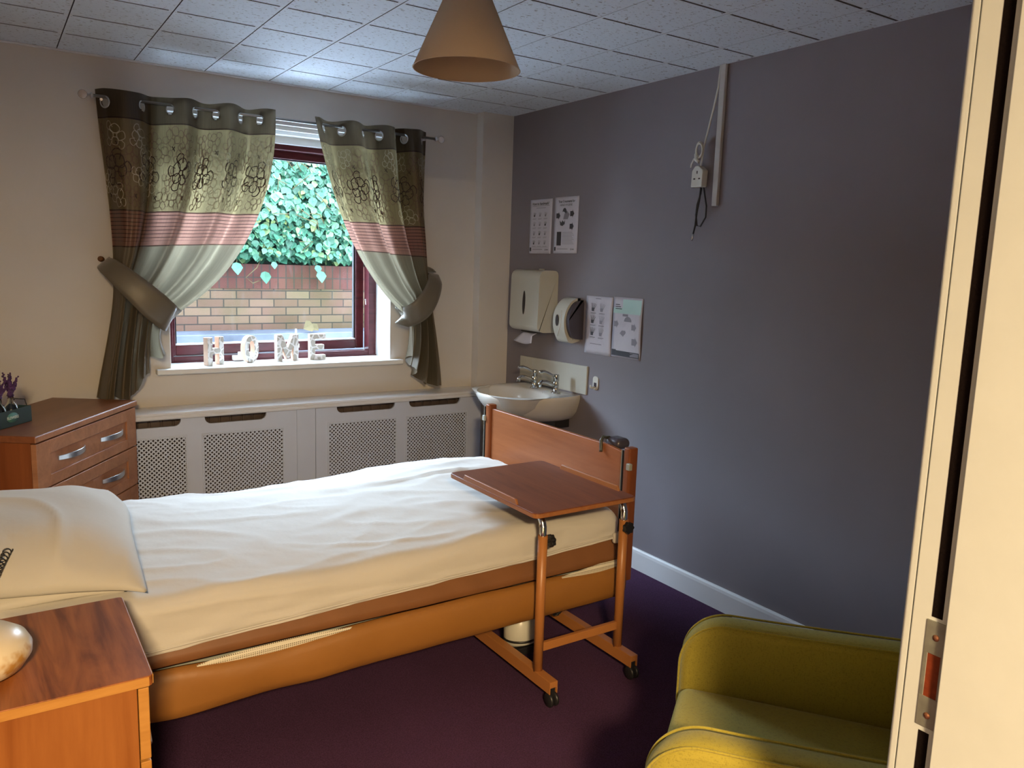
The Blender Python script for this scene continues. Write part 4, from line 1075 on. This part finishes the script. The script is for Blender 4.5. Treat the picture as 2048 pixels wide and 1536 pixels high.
topring = prev
# bowl: closed oval rings set forward from the taps deck
def oval(cx2, ax, ay, z, m=2*n):
    out = []
    for k in range(m):
        a = 2*PI*k/m; ca, sa = math.cos(a), math.sin(a); ex = 2.3
        out.append(Vector((cx2 - ax*math.copysign(abs(sa)**(2/ex), sa), SYc - ay*math.copysign(abs(ca)**(2/ex), ca), z)))
    return out
m2 = 2*n
ov = [oval(-.285, .172, .255, rim-.002), oval(-.285, .163, .246, rim-.012), oval(-.28, .145, .222, rim-.055), oval(-.27, .105, .17, rim-.105), oval(-.26, .04, .05, rim-.125), oval(-.26, .012, .012, rim-.127)]
pv = None; ovr = []
for pts in ov:
    vs = [bm.verts.new(p) for p in pts]; ovr.append(vs)
    if pv:
        for k in range(m2): bm.faces.new((pv[k], vs[k], vs[(k+1) % m2], pv[(k+1) % m2])).smooth = True
    pv = vs
bm.faces.new(pv)
# deck between rim and bowl: front half follows the rim, back half reaches the wall line
A = ovr[0]
for k in range(n):
    bm.faces.new((topring[k], topring[k+1], A[k+1], A[k])).smooth = True
backv = [topring[n]] + [bm.verts.new((-.0015, lerp(topring[n].co.y, topring[0].co.y, q/10), rim)) for q in range(1, 10)] + [topring[0]]
bi = [n + round(q*n/10) for q in range(11)]
for q in range(10):
    seq = [A[i % m2] for i in range(bi[q], bi[q+1]+1)]
    fcs = [backv[q], backv[q+1]] + seq[::-1]
    try: bm.faces.new(fcs)
    except ValueError: pass
bb = [bm.verts.new((-.0015, v.co.y, rim-.15)) for v in backv]
bmesh.ops.delete(bm, geom=bb, context='VERTS')
basin = obj('basin', bm, 'ceramic', bs)
for p in basin.data.polygons: p.use_smooth = True
em = basin.modifiers.new('e', 'EDGE_SPLIT'); em.split_angle = math.radians(50)
bm = B(); box(bm, -.1265, -.1235, SYc-.020, SYc+.020, rim-.045, rim-.030); obj('overflow_slot', bm, 'dark_in', bs, bevel=.003)
bm = B(); tube(bm, [(-.24, SYc, rim-.13), (-.24, SYc, .56)], .022, 14); tube(bm, [(-.24, SYc, .60), (-.24, SYc, .54), (-.16, SYc, .52), (-.10, SYc, .55), (-.005, SYc, .56)], .018, 12)
obj('waste_pipe', bm, 'cream_pl', bs)
bm = B(); box(bm, -.10, -.001, SYc-.16, SYc+.10, .60, .655); obj('wall_bracket', bm, 'black', bs, bevel=.003)
bm = B(); pts = []
for k in range(36):
    t = k/35; pts.append((-.105-.03*t, SYc-.10+.02*math.sin(5*t)+.03*t, rim+.006-.05*t*t))
for p in pts: bmesh.ops.create_icosphere(bm, subdivisions=1, radius=.0032, matrix=Matrix.Translation(p))
obj('plug_chain', bm, 'chrome', bs, smooth=True)
def tap(y, label):
    t = empty('basin_tap', (-.085, y, rim), label=label, cat='tap', group='lever taps on the wash basin')
    bm = B(); lathe(bm, [(.0, .0), (.024, .0), (.024, .005), (.015, .010), (.014, .035), (.016, .042), (.016, .058), (.014, .062), (.014, .066), (.0165, .068), (.0165, .098), (.0145, .102), (0, .102)], (-.085, y, rim), 24); obj('tap_body', bm, 'tap_chrome', t, smooth=False)
    bm = B(); tube(bm, [(-.085, y, rim+.038), (-.115, y, rim+.052), (-.150, y+.004, rim+.066), (-.175, y+.006, rim+.068), (-.186, y+.007, rim+.058), (-.188, y+.007, rim+.040)], [.011, .010, .0095, .010, .010, .010], 14); obj('spout', bm, 'tap_chrome', t)
    bm = B(); tube(bm, [(-.085, y, rim+.092), (-.110, y+.002, rim+.098), (-.138, y+.006, rim+.114), (-.160, y+.010, rim+.121), (-.183, y+.014, rim+.119), (-.188, y+.015, rim+.115)], [.008, .007, .0065, .0072, .0085, .005], 10); obj('lever', bm, 'tap_chrome', t)
tap(-.490, 'chrome lever tap on the basin, the one nearer the window wall')
tap(-.690, 'chrome lever tap on the basin, the one nearer the bare purple wall')
bm = B(); prism(bm, [(-.232, .793), (-.232, .937), (-.856, .950), (-.853, .799)], lambda a, c, d: Vector((d, a, c)), -.011, -.001)
obj('splashback', bm, 'cream_pl', bevel=.002, label='pale grey-green rectangular splashback panel behind the basin taps', cat='splashback')

# ------------------------------------------------------------------ wall fittings
pd = empty('paper_towel_dispenser', (-.06, -.425, 1.10), label='large white paper towel dispenser on the purple wall above the basin', cat='towel dispenser')
bm = B()
poly = rpoly([(0, 1.100), (0, 1.437), (-.125, 1.437), (-.132, 1.12), (-.10, 1.100)], [.002, .03, .045, .02, .02], 6)
prism(bm, poly, lambda a, c, d: Vector((a-.001, d, c)), -.562, -.288)
# almond shaped level window cut as a raised dark lens with a lip
obj('dispenser_cover', bm, 'cream_pl', pd, bevel=.016, seg=5)
bm = B(); al = [(.013*math.sin(PI*k/16), 1.258-.065*math.cos(PI*k/16)) for k in range(17)] + [(-.013*math.sin(PI*k/16), 1.258+.065*math.cos(PI*k/16)) for k in range(1, 16)]
prism(bm, al, lambda a, c, d: Vector((d-(1.437-c)*.022, -.425+a, c)), -.1275, -.1265)
obj('level_window', bm, 'dark_in', pd)
bm = B(); box(bm, -.098, -.03, -.50, -.36, 1.094, 1.101); obj('outlet', bm, 'black', pd)
bm = B(); box(bm, -.020, -.006, -.44, -.40, 1.437, 1.445); obj('lock', bm, 'cream_pl', pd, bevel=.003)
bm = B(); rows = []
for i in range(9):
    t = i/8; y = lerp(-.375, -.500, t); rows.append([bm.verts.new((-.075, y, 1.100)), bm.verts.new((-.105+.008*math.sin(t*5), lerp(y, y+.02, .5), 1.078)), bm.verts.new((-.125+.010*math.sin(t*3), lerp(-.325, -.500, t), 1.040-.012*math.sin(t*PI)))])
for a, c in zip(rows, rows[1:]):
    for j in range(2): bm.faces.new((a[j], a[j+1], c[j+1], c[j])).smooth = True
o = obj('paper_towel', bm, 'paper', label='white paper towel hanging out under the towel dispenser', cat='paper towel'); o.modifiers.new('s', 'SOLIDIFY').thickness = .001

sd2 = empty('soap_dispenser', (-.05, -.74, 1.06), label='white and dark soap dispenser between the towel dispenser and laminated notices', cat='soap dispenser')
bm = B(); poly = rpoly([(0, 1.075), (0, 1.300), (-.05, 1.300), (-.105, 1.235), (-.110, 1.14), (-.075, 1.070), (-.05, 1.062)], [.002, .02, .04, .04, .04, .015, .01], 6)
prism(bm, poly, lambda a, c, d: Vector((a-.001, d, c)), -.770, -.672); obj('dispenser_body', bm, 'cream_pl', sd2, bevel=.012, seg=4)
bm = B(); poly = rpoly([(0, 1.085), (0, 1.290), (-.045, 1.290), (-.095, 1.225), (-.098, 1.15), (-.065, 1.09)], [.002, .02, .04, .04, .04, .02], 6)
prism(bm, poly, lambda a, c, d: Vector((a-.001, d, c)), -.796, -.765); obj('side_cheek', bm, 'grey_pl', sd2, bevel=.006, seg=3)
bm = B(); al = [(.014*math.cos(2*PI*k/24), 1.182+.030*math.sin(2*PI*k/24)) for k in range(24)]
prism(bm, al, lambda a, c, d: Vector((d, -.712+a, c)), -.1125, -.1105); lw_ = obj('level_window', bm, 'dark_in', sd2)
bm = B(); prism(bm, [(-.72, 1.10), (-.736, 1.16), (-.748, 1.235), (-.742, 1.165)], lambda a, c, d: Vector((d, a, c)), -.1115, -.108); obj('push_mark', bm, 'white_pl', sd2)

# notices
def notice(y0, z0, W_, H_, base, label, draw, tilt=0, lam=False, group='hand hygiene notices on the purple wall'):
    root = empty('notice', (0, y0, z0), label=label, cat='notice', group=group)
    def to3(a, c, d): return Vector((-.0022-d-(.006*math.sin(PI*c/H_)*a/W_ if lam else .002*(a/W_)*(1-c/H_)), y0-a-tilt*c, z0+c))
    bm = B(); nx3, nz3 = 10, 14
    G_ = [[bm.verts.new(to3(W_*i/nx3, H_*j/nz3, 0)) for j in range(nz3+1)] for i in range(nx3+1)]
    for i in range(nx3):
        for j in range(nz3): bm.faces.new((G_[i][j], G_[i+1][j], G_[i+1][j+1], G_[i][j+1])).smooth = True
    s = obj('notice_sheet', bm, base, root); s.modifiers.new('s', 'SOLIDIFY').thickness = .0008
    bm = B(); draw(bm, to3, W_, H_)
    obj('notice_print', bm, ['ink', 'ink2', 'mint', 'paper'], root, recalc=False)
def rct(bm, to3, a0, a1, c0, c1, mi=0, d=.0012): bm.faces.new([bm.verts.new(to3(a, c, d)) for a, c in ((a0, c0), (a0, c1), (a1, c1), (a1, c0))]).material_index = mi
def plyg(bm, to3, pts, mi=0, d=.0012): bm.faces.new([bm.verts.new(to3(a, c, d)) for a, c in pts]).material_index = mi
def arrow(bm, to3, a, c, s, mi=0, d=.0012): plyg(bm, to3, [(a, c-s*.6), (a, c+s*.6), (a+s*.9, c+s*.6), (a+s*.9, c+s*.95), (a+s*1.6, c), (a+s*.9, c-s*.95), (a+s*.9, c-s*.6)], mi, d)
def hands(bm, to3, a, c, s, mi=1):
    for k in range(5):
        an = 1.9-k*.28; x, y = a+(k-2)*s*.16, c
        plyg(bm, to3, [(x-s*.06, y-s*.3), (x-s*.06+math.cos(an)*s*.8, y+math.sin(an)*s*.8), (x+s*.04+math.cos(an)*s*.8, y+math.sin(an)*s*.8), (x+s*.06, y-s*.3)], mi, .0012+.0001*k)
    plyg(bm, to3, [(a-s*.4, c-s*.7), (a-s*.45, c-s*.1), (a+s*.4, c-s*.1), (a+s*.3, c-s*.7)], mi, .0018)
def d1(bm, to3, W_, H_):
    T = lambda s, a, c, z, b_=.0, mi=0, sx=1: text_into(bm, s, z, lambda x, y, d: to3(a+x, c+y, .0014), mi, bold=b_, sx=sx)
    T('How to handwash?', .022, .268, .0205, .0005, 0, 1.0); rct(bm, to3, .022, .185, .262, .2635); rct(bm, to3, .06, .15, .250, .2525, 1)
    for i in range(3):
        for j in range(4):
            a, c = .045+i*.053, .215-j*.051
            hands(bm, to3, a, c, .016, 1 if (i+j) % 3 else 0); rct(bm, to3, a-.018, a+.018, c-.022, c-.0205, 1); rct(bm, to3, a-.018, a+.012, c-.026, c-.0245, 1)
    rct(bm, to3, .03, .18, .036, .0375, 1); rct(bm, to3, .006, .022, .014, .034); rct(bm, to3, .035, .13, .022, .025, 1); rct(bm, to3, .155, .163, .017, .027, 1); rct(bm, to3, .166, .185, .019, .025, 1)
def d2(bm, to3, W_, H_):
    T = lambda s, a, c, z, b_=.0, mi=0, sx=1: text_into(bm, s, z, lambda x, y, d: to3(a+x, c+y, .0014), mi, bold=b_, sx=sx)
    T('Your 5 moments for', .034, .268, .0180, .0005, 0, .95); T('HAND HYGIENE', .048, .250, .0155, .0001, 0, .95)
    for a, c in ((.018, .200), (.140, .208), (.140, .142)): arrow(bm, to3, a, c, .022)
    plyg(bm, to3, [(.09+.018*math.cos(q), .218+.022*math.sin(q)) for q in [k*PI/8 for k in range(-1, 9)]] + [(.08, .222)])
    plyg(bm, to3, [(.05, .175), (.055, .150), (.075, .145), (.095, .155), (.098, .178), (.088, .165), (.075, .175), (.065, .163)])
    plyg(bm, to3, [(.08, .16+.02), (.12, .18), (.135, .205), (.11, .225), (.09, .21)], 1, .001)
    rct(bm, to3, .028, .068, .042, .115); 
    for k in range(9): rct(bm, to3, .075, .165+.008*(k % 3), .110-k*.0075, .1118-k*.0075, 1)
    rct(bm, to3, .008, .022, .014, .034); rct(bm, to3, .035, .13, .022, .025, 1); rct(bm, to3, .155, .163, .017, .027, 1); rct(bm, to3, .166, .185, .019, .025, 1)
def d3(bm, to3, W_, H_):
    rct(bm, to3, .075, .12, .284, .286)
    for i in range(2):
        for j in range(3):
            a, c = .060+i*.07, .240-j*.062; hands(bm, to3, a, c, .028, 1 if i else 0); rct(bm, to3, a-.02, a+.025, c-.030, c-.028, 0); rct(bm, to3, a-.02, a+.015, c-.034, c-.0325, 1)
    rct(bm, to3, .045, .14, .052, .054)
def d4(bm, to3, W_, H_):
    rct(bm, to3, .072, .206, .225, .288, 2, .001); rct(bm, to3, .004, .206, .218, .245, 2, .0009)
    for k in range(3): rct(bm, to3, .018, .05+.008*k, .258-k*.010, .262-k*.010)
    arrow(bm, to3, .012, .165, .022, 1); arrow(bm, to3, .145, .155, .022, 1); arrow(bm, to3, .150, .085, .026, 1)
    plyg(bm, to3, [(.115+.028*math.cos(q), .180+.025*math.sin(q)) for q in [k*PI/8 for k in range(0, 9)]], 1)
    rct(bm, to3, .075, .115, .205, .216, 1); plyg(bm, to3, [(.06, .12), (.085, .105), (.105, .125), (.10, .135), (.075, .135)], 1)
    rct(bm, to3, .004, .036, .008, .038, 0); rct(bm, to3, .036, .205, .008, .034, 0, .0011); rct(bm, to3, .14, .20, .012, .030, 1, .0013)
notice(-.273, 1.528, .210, .298, 'paper', 'white handwashing notice high on the purple wall, left of the upper pair', d1, .0)
notice(-.506, 1.531, .210, .298, 'paper', 'white five moments notice high on the purple wall, right of the upper pair', d2, 0)
notice(-.815, 1.020, .212, .297, 'laminated', 'glossy laminated handwashing notice right beside the soap dispenser', d3, -.0, True)
notice(-1.030, 1.025, .214, .297, 'laminated', 'glossy laminated notice with mint green heading, farthest from the soap dispenser', d4, 0, True)

bm = B(); prism(bm, rpoly([(-.900, .835), (-.900, .907), (-.944, .907), (-.944, .835)], .020, 6), lambda a, c, d: Vector((d, a, c)), -.007, -.001)
hk2 = empty('wall_hook', (0, -.922, .84), label='small white oval adhesive hook on the purple wall beside the splashback', cat='hook')
obj('hook_plate', bm, 'white_pl', hk2, bevel=.003)
bm = B(); box(bm, -.009, -.0068, -.932, -.914, .852, .874); obj('hook_recess', bm, 'grey_pl', hk2)
bm = B(); tube(bm, [(-.006, -.920, .852), (-.022, -.918, .846), (-.032, -.916, .850), (-.033, -.916, .862)], .005, 10); obj('hook_arm', bm, 'white_pl', hk2)

# cable trunking, extension socket, aerial lead
bm = B(); box(bm, -.018, -.001, -1.672, -1.644, 1.735, HC-.001)
obj('cable_trunking', bm, 'cord_white', bevel=.003, label='narrow white vertical cable trunking down from the ceiling on the purple wall', cat='cable trunking')
ex = empty('extension_socket', (-.03, -1.57, 1.82), label='white trailing extension socket hanging by its flex beside the cable trunking', cat='extension socket')
bm = B(); poly = rpoly([(-1.532, 1.815), (-1.595, 1.815), (-1.598, 1.885), (-1.570, 1.905), (-1.552, 1.905), (-1.534, 1.885)], .006)
poly = [(y_-.018, z_) for y_, z_ in poly]
prism(bm, poly, lambda a, c, d: Vector((d, a, c)), -.052, -.018); obj('socket_block', bm, 'white_pl', ex, bevel=.005)
bm = B()
for y, z, a, c in ((-1.584, 1.877, .0025, .006), (-1.570, 1.850, .005, .0028), (-1.598, 1.850, .005, .0028)): box(bm, -.0528, -.0515, y-a, y+a, z-c, z+c)
obj('pin_slots', bm, 'black', ex)
bm = B(); tube(bm, [(-.03, -1.582, 1.90), (-.03, -1.585, 1.93), (-.028, -1.592, 1.99), (-.022, -1.605, 2.06), (-.018, -1.622, 2.14), (-.014, -1.636, 2.22), (-.012, -1.640, HC-.001)], .0042, 10)
for q in range(3):
    pts = [(-.034-.005*q, -1.572+.018*math.cos(a)-.004*q, 1.975+.030*math.sin(a)-.004*q) for a in [k*2*PI/18 for k in range(19)]]; tube(bm, pts, .0040, 8, caps=False)
tube(bm, [(-.04, -1.575, 1.945), (-.045, -1.555, 1.935), (-.045, -1.542, 1.915), (-.043, -1.538, 1.900)], .0042, 8); tube(bm, [(-.04, -1.560, 1.955), (-.05, -1.570, 1.93), (-.046, -1.585, 1.92)], .0075, 8)
obj('white_flex', bm, 'white_pl', ex)
al_ = empty('aerial_lead', (-.03, -1.60, 1.60), label='looped black aerial cable with a silver plug hanging below the extension socket', cat='cable')
bm = B(); tube(bm, [(-.022, -1.588, 1.830), (-.024, -1.586, 1.79), (-.026, -1.572, 1.745), (-.028, -1.570, 1.70), (-.028, -1.580, 1.655), (-.028, -1.600, 1.652), (-.026, -1.625, 1.690), (-.026, -1.625, 1.735), (-.024, -1.605, 1.80), (-.022, -1.595, 1.828)], .0036, 8)
tube(bm, [(-.032, -1.592, 1.830), (-.032, -1.590, 1.77), (-.034, -1.580, 1.71), (-.034, -1.575, 1.655), (-.034, -1.566, 1.618)], .0036, 8); obj('cable', bm, 'black', al_)
bm = B(); tube(bm, [(-.034, -1.566, 1.620), (-.034, -1.563, 1.600), (-.034, -1.562, 1.590)], [.0055, .0055, .003], 10); obj('plug', bm, 'chrome', al_)

# ------------------------------------------------------------------ pendant lamp
LX, LY = -1.372, -1.90
lp = empty('pendant_lamp', (LX, LY, HC), label='beige conical fabric pendant lampshade hanging from the ceiling', cat='pendant lamp')
bm = B(); ra, rb, za, zb = .160, .066, 2.035, 2.245
lathe(bm, [(ra, za), (rb, zb), (rb-.002, zb), (ra-.002, za+.0005)], (LX, LY, 0), 72); bm.faces.ensure_lookup_table()
caps = [f for f in bm.faces if len(f.verts) > 4]; bmesh.ops.delete(bm, geom=caps, context='FACES')
sh = obj('lamp_shade', bm, 'shade', lp)
sh.data.polygons.foreach_set('use_smooth', [True]*len(sh.data.polygons))
bm = B(); ring(bm, ra-.001, .0022, Matrix.Identity(4), Vector((LX, LY, za)), 60); obj('shade_rim', bm, 'shade', sh, smooth=True)
bm = B(); tube(bm, [(LX, LY, 2.19), (LX, LY, HC)], .003, 8); obj('cord', bm, 'cord_white', lp)
bm = B(); lathe(bm, [(0, -.022), (.018, -.022), (.036, -.004), (.038, 0), (0, 0)], (LX, LY, HC), 24); obj('ceiling_rose', bm, 'white_pl', lp, smooth=True)
bm = B(); lathe(bm, [(0, 0), (.018, 0), (.018, .05), (.010, .06), (0, .06)], (LX, LY, 2.15), 18)
for k in range(3): a = k*2*PI/3; tube(bm, [(LX, LY, 2.19), (LX+(.0665)*math.cos(a), LY+.0665*math.sin(a), 2.243)], .0015, 6)
obj('lamp_holder', bm, 'white_pl', lp)

# ------------------------------------------------------------------ bedside cabinet and dome lamp base
NX0, NX1, NY0, NY1, NZ = -2.81, -2.372, -2.452, -2.024, .640
ns = empty('bedside_cabinet', (-2.59, -2.24, 0), label='wooden bedside cabinet in the near left corner beside the bed', cat='bedside cabinet')
bm = B(); prism(bm, rpoly([(NX0, NY0), (NX1, NY0), (NX1, NY1), (NX0, NY1)], [0, .012, .012, 0], 5), lambda a, c, d: Vector((a, c, d)), NZ-.022, NZ)
tp = obj('cabinet_top', bm, 'ns_top', ns, bevel=.002)
bm = B(); box(bm, NX0, NX1-.008, NY0-.0008, NY0+.004, NZ-.021, NZ-.002); box(bm, NX1-.004, NX1+.0008, NY0+.008, NY1-.008, NZ-.021, NZ-.002); obj('top_edging', bm, 'ns_edge', tp)
bm = B(); box(bm, NX0+.01, NX1-.030, NY0+.008, NY1-.008, .0, NZ-.024); obj('carcass', bm, 'ns_side', ns)
bm = B(); box(bm, NX1-.028, NX1-.008, NY0+.006, NY1-.006, .46, NZ-.027); dr = obj('drawer', bm, 'ns_edge', ns, bevel=.002)
bm = B(); box(bm, NX1-.028, NX1-.008, NY0+.006, NY1-.006, .06, .455); dd = obj('door', bm, 'ns_edge', ns, bevel=.002)
for par, zz in ((dr, .54), (dd, .40)):
    bm = B(); tube(bm, [(NX1-.008, -2.31, zz), (NX1+.012, -2.29, zz), (NX1+.016, -2.24, zz), (NX1+.012, -2.19, zz), (NX1-.008, -2.17, zz)], .005, 8); obj('handle', bm, 'satin', par)
bm = B(); lathe(bm, [(0, 0), (.062, 0), (.085, .012), (.100, .035), (.101, .050), (.092, .068), (.070, .084), (.040, .093), (.018, .096), (0, .096)], (-2.668, -2.285, NZ), 56)
obj('lamp_base', bm, 'stained', smooth=True, label='cream rounded dome-shaped lamp base with brown stains on the bedside cabinet', cat='lamp base')

# ------------------------------------------------------------------ green armchair
bdir = Vector((.60, -.80, 0)).normalized()
ac = empty('armchair', (-1.388, -2.890, 0), math.atan2(bdir.y, bdir.x), label='lime green fabric armchair in the near right corner by the door', cat='armchair')
# local frame: +x towards the chair's back, +y towards its far arm (away from the camera)
def arm(ysgn):
    bm = B(); t = .040; y0 = ysgn*.265
    prof = []; n = 14
    front = -.005; top0 = .611
    prof.append((front+.020, .16)); prof.append((front, .40))
    R_ = .115
    for k in range(n+1):
        a = PI - k/n*PI/2; prof.append((front+R_+R_*math.cos(a), top0-R_+R_*math.sin(a)))
    for k in range(1, 9): 
        q = k/8; prof.append((front+R_+q*(.555-R_), top0+.015*q**1.5))
    prof.append((.555, .16))
    loops = []
    ins = [(.022, -1), (.006, -.8), (0, -.45), (0, .45), (.006, .8), (.022, 1)]
    cx0 = .30; cz0 = .38
    for d, s in ins:
        lp_ = []
        for i, (x, z) in enumerate(prof):
            p = Vector(prof[i-1]); q = Vector(prof[(i+1) % len(prof)]); tg = (q-p).normalized(); nm = Vector((-tg.y, tg.x))
            if (Vector((cx0, cz0))-Vector((x, z))).dot(nm) < 0: nm = -nm
            lp_.append(bm.verts.new((x+nm.x*d, y0+s*t, z+nm.y*d)))
        loops.append(lp_)
    for a, c in zip(loops, loops[1:]):
        m = len(a)
        for k in range(m): bm.faces.new((a[k], a[(k+1) % m], c[(k+1) % m], c[k])).smooth = True
    bm.faces.new(loops[0]); bm.faces.new(loops[-1][::-1])
    o = obj('armrest', bm, 'green', ac)
    # piping along both edges of the arm
    for s in (-1, 1):
        bm = B(); tube(bm, [(x, y0+s*(t-.004), z-.0035 if i > 1 else z) for i, (x, z) in enumerate(prof[:-1])], .0030, 8); obj('piping', bm, 'green', o)
arm(1); arm(-1)
bm = B(); rbox(bm, (.262, 0, .385), (.262, .222, .060), .030, (24, 20, 8), lambda p: p + Vector((0, 0, .010*(1-(p.x/.29)**2)*(1-(p.y/.23)**2)*(1 if p.z > 0 else 0)))); obj('seat_cushion', bm, 'green', ac, smooth=True)
bm = B(); box(bm, .01, .54, -.222, .222, .15, .325); obj('seat_base', bm, 'green', ac, bevel=.02, seg=3)
bm = B(); rbox(bm, (.560, 0, .52), (.055, .300, .36), .045, (8, 20, 16), None, M=Matrix.Rotation(math.radians(3), 4, 'Y')); obj('backrest', bm, 'green', ac, smooth=True)
for x in (.05, .53):
    for y in (-.26, .26):
        bm = B(); tube(bm, [(x, y, .001), (x, y, .165)], [.014, .020], 14); obj('leg', bm, 'bed_post', ac)
